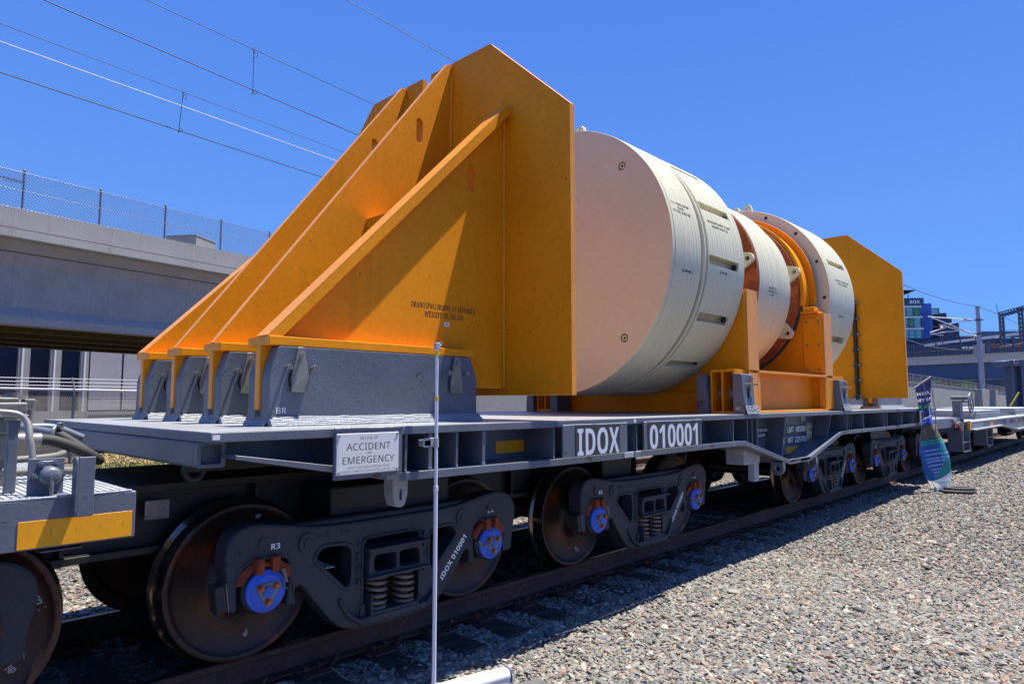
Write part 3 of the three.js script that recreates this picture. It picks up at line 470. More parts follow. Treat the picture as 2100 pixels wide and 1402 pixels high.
// side boards
const board = (x0, x1, y0, y1, z, m, name, label) => part(name, bx(x0, x1, y0, y1, z - 0.016, z, 0.003), m, car, label);
{
  board(0.09, 0.535, 1.10, 1.368, 1.645, M.grey, 'sign_backing');
  const p = board(0.10, 0.505, 1.125, 1.345, 1.652, M.signGrey, 'emergency_sign', 'pale emergency notice plate');
  decalZ('lettering', p, printed('acc', 1024, 556, (x, w, h) => { x.fillStyle = '#d2d1cf'; x.fillRect(0, 0, w, h); lines(x, w, h, [['IN CASE OF', 0.105, 0.115, 0.31], ['ACCIDENT', 0.325, 0.25, 0.75], ['OR', 0.49, 0.10, 0.085], ['EMERGENCY', 0.665, 0.25, 0.90], ['CONTACT: DOE IDAHO OPERATIONS OFFICE', 0.855, 0.075, 0.73], ['WARNING COMMUNICATIONS CENTER, (208) 526-1515', 0.945, 0.075, 0.93]], '#1d1c20', '$px sans-serif'); }), 0.112, 0.493, 1.13, 1.34, 1.6545);
  for (const [x, y] of [[0.113, 1.333], [0.492, 1.333], [0.113, 1.138], [0.492, 1.138]]) part('rivet', cy(0.007, 0.006, 'z', x, y, 1.654, 10), M.alu, p);
  part('weld_bead', tb([V(0.09, 1.372, 1.645), V(0.2, 1.374, 1.643), V(0.34, 1.371, 1.645), V(0.535, 1.373, 1.643)], 0.007, 6), M.weld, car);
  const big = (x0, x1, k0, k1, s, label) => {
    const b = board(x0, x1, 1.103, 1.336, 1.655, M.grey, 'number_board', label);
    const k = part('black_panel', bx(k0, k1, 1.106, 1.333, 1.655, 1.659), M.signBlack, b);
    decalZ('lettering', b, printed('no' + s, 1024, 384, (x, w, h) => lines(x, w, h, [[s, 0.56, 1.28, 0.97]], '#c9ccd6', 'bold $px sans-serif')), k0 + 0.005, k1 - 0.005, 1.11, 1.33, 1.6615);
    part('weld_bead', tb([V(x0, 1.338, 1.648), V(x0 + 0.2, 1.34, 1.65), V(x1 - 0.3, 1.337, 1.649), V(x1, 1.339, 1.65)], 0.006, 6), M.weld, b);
  };
  big(1.98, 2.81, 2.125, 2.70, 'IDOX', 'grey board reading IDOX');
  big(3.06, 4.06, 3.115, 4.035, '010001', 'grey board reading 010001');
  part('sill_patch', [bx(2.83, 2.97, 1.05, 1.093, 1.60, 1.61, 0.003), bx(3.0, 3.08, 1.05, 1.093, 1.60, 1.61, 0.003), tb([V(2.985, 1.05, 1.606), V(2.99, 1.07, 1.61), V(2.984, 1.095, 1.606)], 0.009, 6)], M.greyLight, car);
  const refl = (x0, x1, y0, y1, z) => { const r = part('reflector', bx(x0, x1, y0, y1, z, z + 0.003, 0.001), M.yellow, car); for (let k = 1; k < 5; k++) decalZ('print_mark', r, printed('refm', 32, 64, (q, w, h) => { q.fillStyle = '#6b4a12'; q.fillRect(10, 4, 12, 12); q.fillRect(10, 24, 12, 6); q.fillRect(10, 36, 12, 18); }), x0 + (x1 - x0) * k / 5 - 0.004, x0 + (x1 - x0) * k / 5 + 0.004, y0 + 0.035, y1 - 0.035, z + 0.0055); };
  refl(1.64, 2.10, 1.135, 1.225, 1.297); refl(4.20, 4.66, 1.12, 1.215, 1.297); refl(6.97, 7.45, 0.83, 0.915, 1.297); refl(9.0, 9.46, 1.12, 1.215, 1.297); refl(11.0, 11.46, 1.135, 1.225, 1.297);
  const panel = (x0, x1, y0, y1, rows, bg, name, font = 'bold $px sans-serif') => { const b = part(name, bx(x0, x1, y0, y1, 1.297, 1.300), bg, car); decalZ('lettering', b, printed('pn' + rows[0][0], 768, Math.round(768 * (y1 - y0) / (x1 - x0)), (x, w, h) => lines(x, w, h, rows, LETTER, font)), x0, x1, y0, y1, 1.3025); };
  const dark = std({ color: lin(0.05, 0.05, 0.052), roughness: 0.5 });
  panel(5.95, 6.42, 1.06, 1.195, [['SECURE TO LOAD', 0.28, 0.36, 0.94], ['OR UNLOAD', 0.72, 0.36, 0.62]], dark, 'load_panel');
  panel(6.78, 7.68, 0.94, 1.20, [['LD   LMT  485000', 0.24, 0.40, 0.96], ['LT   WT  225700', 0.76, 0.40, 0.96]], dark, 'weight_panel');
  const chk = part('inspection_sticker', bx(7.70, 7.88, 0.97, 1.20, 1.297, 1.300), M.signGrey, car);
  decalZ('print', chk, printed('chk', 128, 192, (x, w, h) => { x.fillStyle = '#d8c313'; x.fillRect(6, 34, 74, 60); x.beginPath(); x.arc(34, 138, 26, 0, 7); x.arc(94, 138, 26, 0, 7); x.fill(); x.fillStyle = '#222'; for (let k = 0; k < 7; k++) x.fillRect(10 + k * 16, 8, 10, 16); x.fillRect(14, 50, 40, 8); x.fillRect(86, 44, 30, 44); }), 7.705, 7.875, 0.975, 1.195, 1.3025);
  panel(9.05, 9.24, 1.20, 1.25, [['1-101', 0.52, 0.8, 0.8]], dark, 'length_panel'); panel(9.02, 9.27, 1.13, 1.18, [['OCIL-40-0', 0.52, 0.8, 0.95]], M.grey, 'length_panel');
  const end = board(12.35, 12.85, 1.11, 1.33, 1.655, M.white2, 'data_board', 'white data board at the far end'); for (const [a, b, c, d] of [[12.40, 12.53, 1.17, 1.31], [12.56, 12.68, 1.17, 1.31], [12.71, 12.80, 1.17, 1.31], [12.40, 12.80, 1.125, 1.155]]) part('data_field', bx(a, b, c, d, 1.655, 1.658), M.signBlack, end);
  part('sticker', bx(-0.535, -0.50, 1.338, 1.362, ZW, ZW + 0.001), M.white2, car);
  part('sticker', bx(2.98, 3.01, 1.335, 1.365, ZW, ZW + 0.001), M.white2, car);
}
// jacking lug, eye ring, tow brackets, chalked strip
part('lifting_lug', [exZ(shp(rounded([[0.655, 1.055], [0.77, 1.055], [0.77, 0.94, 0.055], [0.745, 0.868, 0.05], [0.68, 0.868, 0.05], [0.655, 0.94, 0.055]], 0.02), [rounded([[0.697, 0.985], [0.728, 0.985], [0.728, 0.905], [0.697, 0.905]], 0.016)]), 1.30, 1.40, 0.006)], M.greyLight, car);
for (const m of [0, 1]) { const s = new THREE.Shape(); s.absarc(1.53, 0.722, 0.078, Math.PI, 2 * Math.PI, false); s.lineTo(1.60, 0.80); s.lineTo(1.46, 0.80); s.holes.push(hole(1.53, 0.722, 0.030)); const x = m ? mir(7.18) : 7.18; part('eye_lug', exX(s, x - 0.03, x + 0.03, 0.004, 1, 20), M.grey, car); }
for (const m of [0]) { const f = (x) => (m ? mir(x) : x); part('pull_bracket', [bx(Math.min(f(5.42), f(5.84)), Math.max(f(5.42), f(5.84)), 0.80, 0.99, 1.22, 1.44, 0.01), bx(Math.min(f(5.68), f(5.80)), Math.max(f(5.68), f(5.80)), 0.60, 0.82, 1.36, 1.44, 0.008)], M.greyLight, car); }
// span bolsters: the black beams between the trucks and the deck
for (const m of [0, 1]) {
  const f = (x) => (m ? mir(x) : x), B = (a, b, ...r) => bx(Math.min(f(a), f(b)), Math.max(f(a), f(b)), ...r);
  const sb = part('span_bolster', [B(-3.4, 4.6, 0.66, 1.03, -0.56, 0.56, 0.01), B(-3.4, 4.6, 1.0, 1.045, -0.62, 0.62, 0.004), B(-3.4, 4.6, 0.66, 0.70, -0.64, 0.64, 0.004), ...[-0.9, 0.15, 0.95, 1.7, 2.5].map((x) => B(x, x + 0.02, 0.70, 1.0, 0.56, 0.63)), B(0.5, 1.5, 0.76, 0.97, -0.95, 0.95, 0.02), B(3.5, 4.0, 0.76, 0.97, -0.9, 0.9, 0.02)], M.black, car);
  if (!m) { const pl = part('maker_plate', bx(-0.50, -0.37, 0.85, 0.955, 0.6405, 0.643), M.plate, sb); decalZ('lettering', pl, printed('mkr', 256, 200, (x, w, h) => lines(x, w, h, [['KASGRO RAIL CORP.', 0.18, 0.12, 0.85], ['NEW CASTLE, PA', 0.36, 0.12, 0.7], ['TRUCK SPAN BOLSTER', 0.62, 0.11, 0.9], ['Patent No. 5,802,982', 0.80, 0.11, 0.86]], '#3a342c', 'bold $px sans-serif')), -0.50, -0.37, 0.85, 0.955, 0.6445); }
  part('centre_plate', [B(0.75, 1.15, 1.045, 1.13, -0.5, 0.5, 0.01)], M.black, car);
  part('deck_underframe', [B(-0.38, 6.65, 1.13, 1.322, -0.95, -0.9), B(-0.38, 6.65, 1.13, 1.322, 0.9, 0.95), ...[0.7, 2.2, 3.7, 5.2].map((x) => B(x, x + 0.02, 1.12, 1.322, -1.27, 1.27))], M.black, car);
}

// --- grey clamp blocks welded to the deck; they hold the ribs of both orange end frames
function screws(parent, list) { for (const [x, y, z, l, r] of list) part('screw', [cy(r, l, 'z', x, y, z + l / 2, 14), cy(r * 1.75, l * 0.3, 'z', x, y, z + l * 0.85, 18), cy(r * 0.7, 0.002, 'z', x, y, z + l + 0.001, 6)], M.galv, parent); }
const clampG = {};
function clampBlock(zc, end) {
  const b = sub('clamp_block', car);
  if (!clampG.cheek) {
    const s = shp(rounded([[-0.03, 1.374, 0.004], [1.605, 1.374, 0.004], [1.605, 1.675], [1.545, 1.842, 0.02], [0.022, 1.842, 0.02], [-0.03, 1.675]], 0.03), [hole(0.152, 1.645, 0.062, 24), hole(1.385, 1.645, 0.062, 24)]);
    clampG.cheek = merge([exZ(s, 0.034, 0.13, 0.006, 2)]);
    clampG.pin = merge([cy(0.052, 0.24, 'z', 0.152, 1.645, 0, 28), cy(0.052, 0.24, 'z', 1.385, 1.645, 0, 28)]);
    clampG.floor = merge(bx(-0.028, 1.6, 1.374, 1.43, -0.034, 0.034));
    clampG.slot_dark = merge(bx(-0.026, -0.01, 1.431, 1.466, -0.029, 0.029));  // black block standing for the shade in the open slot under the rib
    const plate = (c) => exZ(shp(rounded([[c - 0.02, 1.838], [c + 0.02, 1.838], [c + 0.052, 1.675], [c + 0.052, 1.572], [c - 0.052, 1.572], [c - 0.052, 1.675]], 0.012)), 0.142, 0.158, 0.002);
    clampG.plates = [merge(plate(0.152)), merge(plate(1.385))];
    const weld = (z, s) => { const g = []; for (let k = 0; k < 5; k++) { const p = []; for (let x = -0.03; x < 1.62; x += 0.055) p.push(V(x, 1.379 + k * 0.0105 + R(-0.0022, 0.0022), s * (0.13 + 0.048 - k * 0.0105 + R(-0.003, 0.003)))); g.push(tb(p, 0.0085, 6, 90)); } g.push(exX(shp(s > 0 ? [[0.129, 1.374], [0.178, 1.374], [0.129, 1.428]] : [[-0.129, 1.374], [-0.129, 1.428], [-0.178, 1.374]]), -0.03, 1.605)); return merge(g); };
    clampG.weld = [weld(0.13, 1), weld(0.13, -1)];
    clampG.weldF = merge([0, 1, 2].map((k) => tb([V(-0.045 + k * 0.008, 1.379 + k * 0.010, -0.13), V(-0.043 + k * 0.008, 1.381 + k * 0.010, 0), V(-0.045 + k * 0.008, 1.379 + k * 0.010, 0.13)], 0.0085, 6)));
  }
  const add = (n, g, m, flip) => { const o = new THREE.Mesh(g, m); o.name = n; if (flip) o.rotation.z = 0; b.add(shadowed(o)); return o; };
  add('cheek', clampG.cheek, M.greyCast);
  const c2 = add('cheek', clampG.cheekM ??= clampG.cheek.clone().applyMatrix4(new THREE.Matrix4().makeTranslation(0, 0, -0.164)), M.greyCast);
  add('block_floor', clampG.floor, M.greyCast); add('slot_dark', clampG.slot_dark, M.black); add('locking_pin', clampG.pin, M.plate);
  clampG.plates.forEach((g) => add('retainer_plate', g, M.plate));
  screws(b, [[0.152, 1.792, 0.158, 0.022, 0.010], [0.072, 1.718, 0.13, 0.055, 0.009], [0.236, 1.718, 0.13, 0.055, 0.009], [1.385, 1.788, 0.158, 0.022, 0.010], [1.300, 1.718, 0.13, 0.05, 0.009], [1.470, 1.718, 0.13, 0.05, 0.009]]);
  clampG.weld.forEach((g) => add('weld_bead', g, M.weld)); add('weld_bead', clampG.weldF, M.weld);
  b.position.set(end ? 2 * XM - 1.575 : 0, 0, zc);
  return b;
}
const ZG = [1.0, 0.333, -0.333, -1.0];
ZG.forEach((z, i) => { const b = clampBlock(z, 0); if (i === 0) { b.userData.label = 'nearest grey clamp block with two retainer plates, chalked BR'; decalZ('chalk_mark', b, printed('BR', 128, 128, (x, w, h) => { x.fillStyle = '#cfd3da'; x.font = '100px sans-serif'; x.textAlign = 'center'; x.textBaseline = 'middle'; x.fillText('BR', w / 2, h / 2); }), 0.012, 0.085, 1.435, 1.495, 0.1325); } });
ZG.forEach((z) => clampBlock(z, 1));

// ---------------------------------------------------------------- orange end frames
function endFrame(label) {
  const f = thing('cask_end_frame', label, 'steel frame', [0, 0, 0], 'orange end frames at both ends of the cask');
  const half = (s) => { const z = (a) => s * a; const p = [[0.06, 1.562], [1.722, 1.562], [1.722, 3.772], [0.857, 4.568], [0.06, 4.568]].map(([a, b]) => [z(a), b]); return exX(shp(s > 0 ? p : p.reverse()), 2.0, 2.055, 0.003); };
  part('end_plate', half(1), M.orange, f); part('end_plate', half(-1), M.orange, f);
  for (const s of [1, -1]) { const e = 0.003, Q = [[1.7225, 1.564], [1.7255, 1.564], [1.7255, 3.7735], [0.8582, 4.571], [0.06, 4.571], [0.06, 4.5685], [0.8572, 4.5685], [1.7225, 3.7722]].map(([a, b]) => [s * a, b]); part('plate_edge', exX(shp(s > 0 ? Q : Q.reverse()), 2.002, 2.053), M.orangeLit, f); }
  const stadium = (x, y) => { const h = new THREE.Path(); h.absarc(x, y + 0.075, 0.034, 0, Math.PI, false); h.absarc(x, y - 0.075, 0.034, Math.PI, 2 * Math.PI, false); return h; };
  ZG.forEach((zc, i) => {
    const outer = Math.abs(zc) > 0.5, yt = outer ? 3.925 : 4.545;
    const pts = [[-0.034, 1.468], [1.595, 1.468], [1.615, 1.622], [2.0, 1.622], [2.0, yt + 0.0], [1.955, yt], [-0.034, 1.897]];
    const rib = part('rib', exZ(shp(pts, [stadium(outer ? 1.63 : 1.64, outer ? 3.257 : 3.835)]), zc - 0.03, zc + 0.03, 0.002), M.orange, f, i === 0 ? 'nearest rib with stencilled weight and a capped sloping edge' : undefined);
    part('rib_flange', bx(-0.036, 1.595, 1.845, 1.898, zc - 0.128, zc - 0.031, 0.004), M.orange, f); part('rib_flange', bx(-0.036, 1.595, 1.845, 1.898, zc + 0.031, zc + 0.128, 0.004), M.orange, f);
    if (outer) { const s = Math.sign(zc), a = [-0.034, 1.897], b = [1.955, yt], n = [0.712 * 0.07, -0.702 * 0.07]; part('rib_cap', exZ(shp([a, b, [b[0] + 0.045, yt], [b[0] + 0.045, yt - 0.05], [a[0] + 0.088, a[1]]]), s > 0 ? 0.972 + 0.059 : -1.115, s > 0 ? 1.115 : -0.972 - 0.059, 0.003), M.orange, f); }
    { const a = V(-0.034, 1.8985, zc), b2 = V(outer ? 1.955 : 1.955, yt + 0.0015, zc); part('rib_edge', exZ(shp([[-0.034, 1.8985], [1.955, yt + 0.002], [1.955, yt + 0.008], [-0.038, 1.904]]), zc < -0.5 ? -1.115 : zc - 0.0298, zc > 0.5 ? 1.115 : zc + 0.0298), M.pale, f); part('rib_front', [bx(-0.041, -0.0365, 1.847, 1.896, zc - 0.126, zc + 0.126), bx(-0.039, -0.0345, 1.47, 1.845, zc - 0.0285, zc + 0.0285)], M.orangeLit, f); }
    const w = 0.018; for (const q of [-1, 1]) part('weld_bead', tb([V(1.992, 1.63, zc + q * 0.036), V(1.992, yt - 0.1, zc + q * 0.036)], w, 8), M.orange, f);
    if (i === 0) {
      decalZ('lettering', rib, printed('orano', 1024, 208, (x, w2, h) => lines(x, w2, h, [['ORANO DWG 3020461 A3 ASSEMBLY', 0.27, 0.44, 1], ['WEIGHT: 10,740 LBS', 0.76, 0.44, 0.60]], '#1d140a', 'bold $px serif')), 1.055, 1.685, 2.115, 2.24, zc + 0.0325);
      const st = part('sticker', bx(1.365, 1.415, 2.07, 2.10, zc + 0.03, zc + 0.0315), M.white2, rib);
      decalZ('print', st, printed('qs', 64, 40, (x) => { x.fillStyle = '#2b4a86'; x.fillRect(18, 16, 26, 8); x.fillRect(14, 28, 36, 3); x.fillRect(24, 6, 14, 4); }), 1.366, 1.414, 2.071, 2.099, zc + 0.0338);
    }
  });
  part('tie_plate', [bx(1.12, 1.30, 2.93, 2.955, 0.363, 0.97), bx(1.12, 1.14, 2.80, 2.93, 0.363, 0.97)], M.orange, f); part('tie_plate', [bx(1.12, 1.30, 2.93, 2.955, -0.97, -0.363), bx(1.12, 1.14, 2.80, 2.93, -0.97, -0.363)], M.orange, f);
  return f;
}
const end1 = endFrame('large orange end frame with four sloping ribs, in front of the tan lid');
const end2 = end1.clone(); end2.name = numbered('cask_end_frame'); end2.rotation.y = Math.PI; end2.position.set(2 * XM, 0, 0); scene.add(end2);
meta(end2, 'orange steel end frame showing its flat back, beyond the far white drum', 'steel frame', 'orange end frames at both ends of the cask');
for (const c of end2.children.filter((c) => c.userData.label)) delete c.userData.label;
part('bolted_seam', [bx(-0.0, 0.09, 0, 1.80, 0, 0.05).translate(2.056, 1.53, -0.965)], M.black, end2);
for (let k = 0; k < 7; k++) part('seam_bolt', [cy(0.03, 0.05, 'z', 2.10, 1.60 + k * 0.28, -0.895, 6), cy(0.03, 0.05, 'z', 2.10, 1.60 + k * 0.28, -0.985, 6)], M.plate, end2);

// ---------------------------------------------------------------- the cask and its two impact drums
const YC = 3.066, RL = 1.4855;
const ringX = (r, x0, x1, bev = 0.004, notches, ri = 0, dep = 0.11, half = 1.95) => {
  const s = new THREE.Shape(); const pt = (rr, a) => [rr * Math.cos(a), YC + rr * Math.sin(a)];
  if (notches) {
    const H = half * Math.PI / 180, ns = notches.map((d) => d * Math.PI / 180).sort((a, b) => a - b);
    let first = true;
    ns.forEach((a, i) => {
      const nx = i + 1 < ns.length ? ns[i + 1] : ns[0] + 2 * Math.PI, P = [pt(r, a - H), pt(r - dep, a - H * 1.05), pt(r - dep, a + H * 1.05), pt(r, a + H)];
      P.forEach(([x, y]) => { if (first) { s.moveTo(x, y); first = false; } else s.lineTo(x, y); });
      const m = Math.max(2, Math.round((nx - a) / 0.05)); for (let k = 1; k < m; k++) { const q = a + H + (nx - a - 2 * H) * k / m; s.lineTo(...pt(r, q)); }
    });
  } else s.absarc(0, YC, r, 0, 2 * Math.PI, false);
  if (ri) s.holes.push(hole(0, YC, ri, 64));
  return toCreasedNormals(exX(s, x0, x1, bev, 1, 72), 0.45);
};
const smoothRing = (g) => g;
function cylPatch(r, x0, x1, a0, a1) { const g = new THREE.PlaneGeometry(1, 1, 4, 8), p = g.attributes.position, D = Math.PI / 180; for (let i = 0; i < p.count; i++) { const u = p.getX(i) + 0.5, v = p.getY(i) + 0.5, a = (a0 + (a1 - a0) * v) * D; p.setXYZ(i, x0 + (x1 - x0) * u, YC + r * Math.sin(a), r * Math.cos(a)); } g.computeVertexNormals(); return g; }
function printCyl(parent, mat, r, x0, x1, a0, a1, name = 'lettering') { const m = new THREE.Mesh(cylPatch(r + 0.0012, x0, x1, a0, a1), mat); m.name = name; m.receiveShadow = true; parent.add(m); return m; }
const wt = (k, rows) => printed('wt' + k, 768, 300, (x, w, h) => lines(x, w, h, rows, '#20242c', 'bold $px serif'));
const arrowMat = printed('arr', 384, 96, (x, w, h) => { x.fillStyle = '#20242c'; x.font = 'bold 76px serif'; x.textBaseline = 'middle'; x.textAlign = 'center'; x.fillText('H', 34, 52); x.fillText('L', 350, 52); x.fillRect(130, 40, 124, 18); x.beginPath(); x.moveTo(86, 49); x.lineTo(140, 14); x.lineTo(140, 84); x.moveTo(298, 49); x.lineTo(244, 14); x.lineTo(244, 84); x.fill(); });
const lugG = (s = 1) => merge(exZ(shp(rounded([[-0.105 * s, 0], [-0.04 * s, 0.155 * s], [0.04 * s, 0.155 * s], [0.105 * s, 0]], 0.04 * s), [hole(0, 0.095 * s, 0.030 * s, 16)]), -0.03, 0.03, 0.006, 2));
function lug(parent, x, ang, r, s = 1, faceX = true) {                // ear standing out radially at this angle
  const m = part('lifting_ear', lugG(s), M.white, parent), a = ang * Math.PI / 180;
  m.position.set(x, YC + r * Math.sin(a), r * Math.cos(a)); m.rotation.order = 'XYZ';
  const B = new THREE.Matrix4(), up = V(0, Math.sin(a), Math.cos(a)), side = V(0, Math.cos(a), -Math.sin(a));
  if (faceX) B.makeBasis(side, up, V(-1, 0, 0).multiplyScalar(side.clone().cross(up).x > 0 ? -1 : 1)); else B.makeBasis(V(1, 0, 0), up, V(1, 0, 0).cross(up));
  m.setRotationFromMatrix(B); return m;
}
{ // near drum
  const d = thing('impact_drum', 'large white laminated steel drum with a tan lid, nearest behind the orange end frame', 'drum');
  const lidS = new THREE.Shape(); lidS.absarc(0, YC, RL - 0.002, 0, Math.PI * 2, false);
  const q = 1.28 * Math.SQRT1_2; for (const [a, b] of [[q, q], [q, -q], [-q, q], [-q, -q]]) lidS.holes.push(hole(a, YC + b, 0.046));
  part('lid', exX(lidS, 3.887, 3.94, 0.003, 1, 90), M.lid, d);
  for (const [a, b] of [[q, q], [q, -q], [-q, q], [-q, -q]]) part('lid_bolt', [exX((() => { const s = new THREE.Shape(); for (let k = 0; k < 6; k++) { const t = k * Math.PI / 3 + 0.3; s[k ? 'lineTo' : 'moveTo'](a + 0.034 * Math.cos(t), YC + b + 0.034 * Math.sin(t)); } s.holes.push(hole(a, YC + b, 0.017)); return s; })(), 3.893, 3.94, 0.002), cy(0.047, 0.004, 'x', 3.938, YC + b, a, 20)], M.lid, d);
  let x = 3.942; const T1 = [0.145, 0.035, 0.11, 0.075, 0.06, 0.05, 0.045]; T1.forEach((t) => { part('steel_plate', ringX(RL + R(-0.002, 0.0015), x, x + t - 0.0004, 0.0022), M.white, d); x += t; });
  part('seam_ring', [ringX(RL - 0.035, x, 4.535, 0.002)], M.pocket, d);
  part('steel_plate', ringX(RL - 0.004, 4.545, 4.585, 0.008), M.white, d);
  part('seam_ring', [ringX(RL - 0.03, 4.585, 4.612, 0.002)], M.pocket, d);
  part('steel_plate', ringX(RL, 4.612, 4.638, 0.006), M.white, d);
  const nt = []; for (let k = 0; k < 15; k++) nt.push(22 + 24 * k);
  x = 4.639; const T2 = [0.05, 0.045, 0.06, 0.05, 0.085, 0.05, 0.055, 0.07, 0.045, 0.085, 0.05, 0.04]; T2.forEach((t) => { part('steel_plate', ringX(RL + R(-0.002, 0.0015), x, x + t - 0.0004, 0.002, nt), M.white, d); x += t; });
  part('steel_plate', ringX(RL, x, 5.43, 0.004), M.white, d); part('steel_plate', ringX(RL - 0.002, 5.431, 5.484, 0.006), M.white, d);
  const xe = x; nt.forEach((a) => { const r = a * Math.PI / 180; part('bolt_recess', cy(0.034, 0.012, 'x', xe - 0.004, YC + (RL - 0.052) * Math.sin(r), (RL - 0.052) * Math.cos(r), 18), M.frame, d); });
  printCyl(d, wt(1, [['ORANO DWG 3019460', 0.2, 0.26, 1], ['X6 ASBY.', 0.5, 0.26, 0.36], ['WEIGHT: 48,808 LBS', 0.8, 0.26, 0.98]]), RL, 3.975, 4.335, 12.6, 18.4);
  printCyl(d, wt(2, [['ORANO DWG 3019460 X4 ASBY', 0.3, 0.30, 1], ['WEIGHT 68,800 LBS', 0.7, 0.30, 0.72]]), RL, 4.71, 5.235, 11.6, 16.4);
  printCyl(d, arrowMat, RL, 4.10, 4.32, -10.6, -8.4, 'arrow_mark'); printCyl(d, arrowMat, RL, 4.885, 5.10, -7.2, -5.2, 'arrow_mark');
  lug(d, 4.05, 80.5, RL - 0.03, 0.85); lug(d, 4.75, 84, RL - 0.03, 0.8);
}
{ // the cask between the drums
  const c = thing('cask', 'white cask body with rusty flanges between the two drums, resting in the orange cradle', 'cask');
  part('core', [ringX(0.98, 5.485, 8.283, 0.002)], M.pocket, c);
  part('end_ring', ringX(1.2, 5.60, 5.98, 0.006), M.white, c);
  part('rusty_flange', ringX(1.287, 6.295, 6.325, 0.003), M.rustDisc, c);
  let x = 6.326; for (const t of [0.05, 0.055, 0.09, 0.06, 0.13, 0.05, 0.14, 0.05, 0.135]) { part('steel_plate', ringX(1.3 + R(-0.001, 0.001), x, x + t - 0.001, 0.003), M.white, c); x += t; }
  part('steel_plate', ringX(1.265, x, x + 0.15, 0.008), M.white, c); part('steel_plate', ringX(1.235, x + 0.151, x + 0.39, 0.008), M.white, c);
  part('rusty_flange', ringX(1.205, 7.83, 7.88, 0.004), M.rustDisc, c);
  lug(c, 6.25, 11.5, 1.10, 1.2); lug(c, 7.75, 13, 1.10, 1.3); lug(c, 7.75, -29, 1.10, 1.3);
  printCyl(c, wt(3, [['3019462-12', 0.18, 0.26, 0.85], ['WEIGHT 44,524', 0.5, 0.26, 1], ['LBS', 0.82, 0.26, 0.25]]), 1.302, 6.57, 6.85, -9.2, -3.2);
}
{ // far drum
  const d = thing('impact_drum', 'smaller-looking white laminated drum beyond the cradle, with a tan ring face and bolt holes', 'drum');
  part('ring_face', ringX(RL - 0.002, 8.284, 8.345, 0.003), M.lid, d);
  let x = 8.346; const nt = []; for (let k = 0; k < 8; k++) nt.push(20.2 + 45 * k);
  for (const t of [0.05, 0.05, 0.06]) { part('steel_plate', ringX(RL + R(-0.001, 0.001), x, x + t - 0.001, 0.003), M.white, d); x += t; }
  for (const t of [0.09, 0.075, 0.10, 0.06, 0.11, 0.08, 0.095, 0.12]) { part('steel_plate', ringX(RL + R(-0.001, 0.001), x, x + t - 0.001, 0.003, nt, 0, 0.11, 1.8), M.white, d); x += t; }
  part('steel_plate', ringX(RL, x, 9.388, 0.006), M.white, d);
  for (let k = 0; k < 16; k++) { const a = (k * 22.5 - 2) * Math.PI / 180; part('bolt_hole', cy(0.026, 0.004, 'x', 8.283, YC + 1.41 * Math.sin(a), 1.41 * Math.cos(a), 16), M.frame, d); }
  for (let k = 0; k < 8; k++) { const a = (k * 45 + 21) * Math.PI / 180; part('bolt_hole', cy(0.028, 0.004, 'x', 8.283, YC + 1.29 * Math.sin(a), 1.29 * Math.cos(a), 16), M.frame, d); }
  printCyl(d, wt(4, [['ORANO DWG 3019460 X5 ASBY', 0.3, 0.3, 1], ['WEIGHT 48,808 LBS', 0.7, 0.3, 0.72]]), RL, 8.60, 9.19, 6.4, 10.8);
  printCyl(d, arrowMat, RL, 8.70, 8.97, -12.2, -10, 'arrow_mark');
  lug(d, 8.42, 81, RL - 0.03, 1.0); lug(d, 8.42, 88, RL - 0.03, 0.8);
}
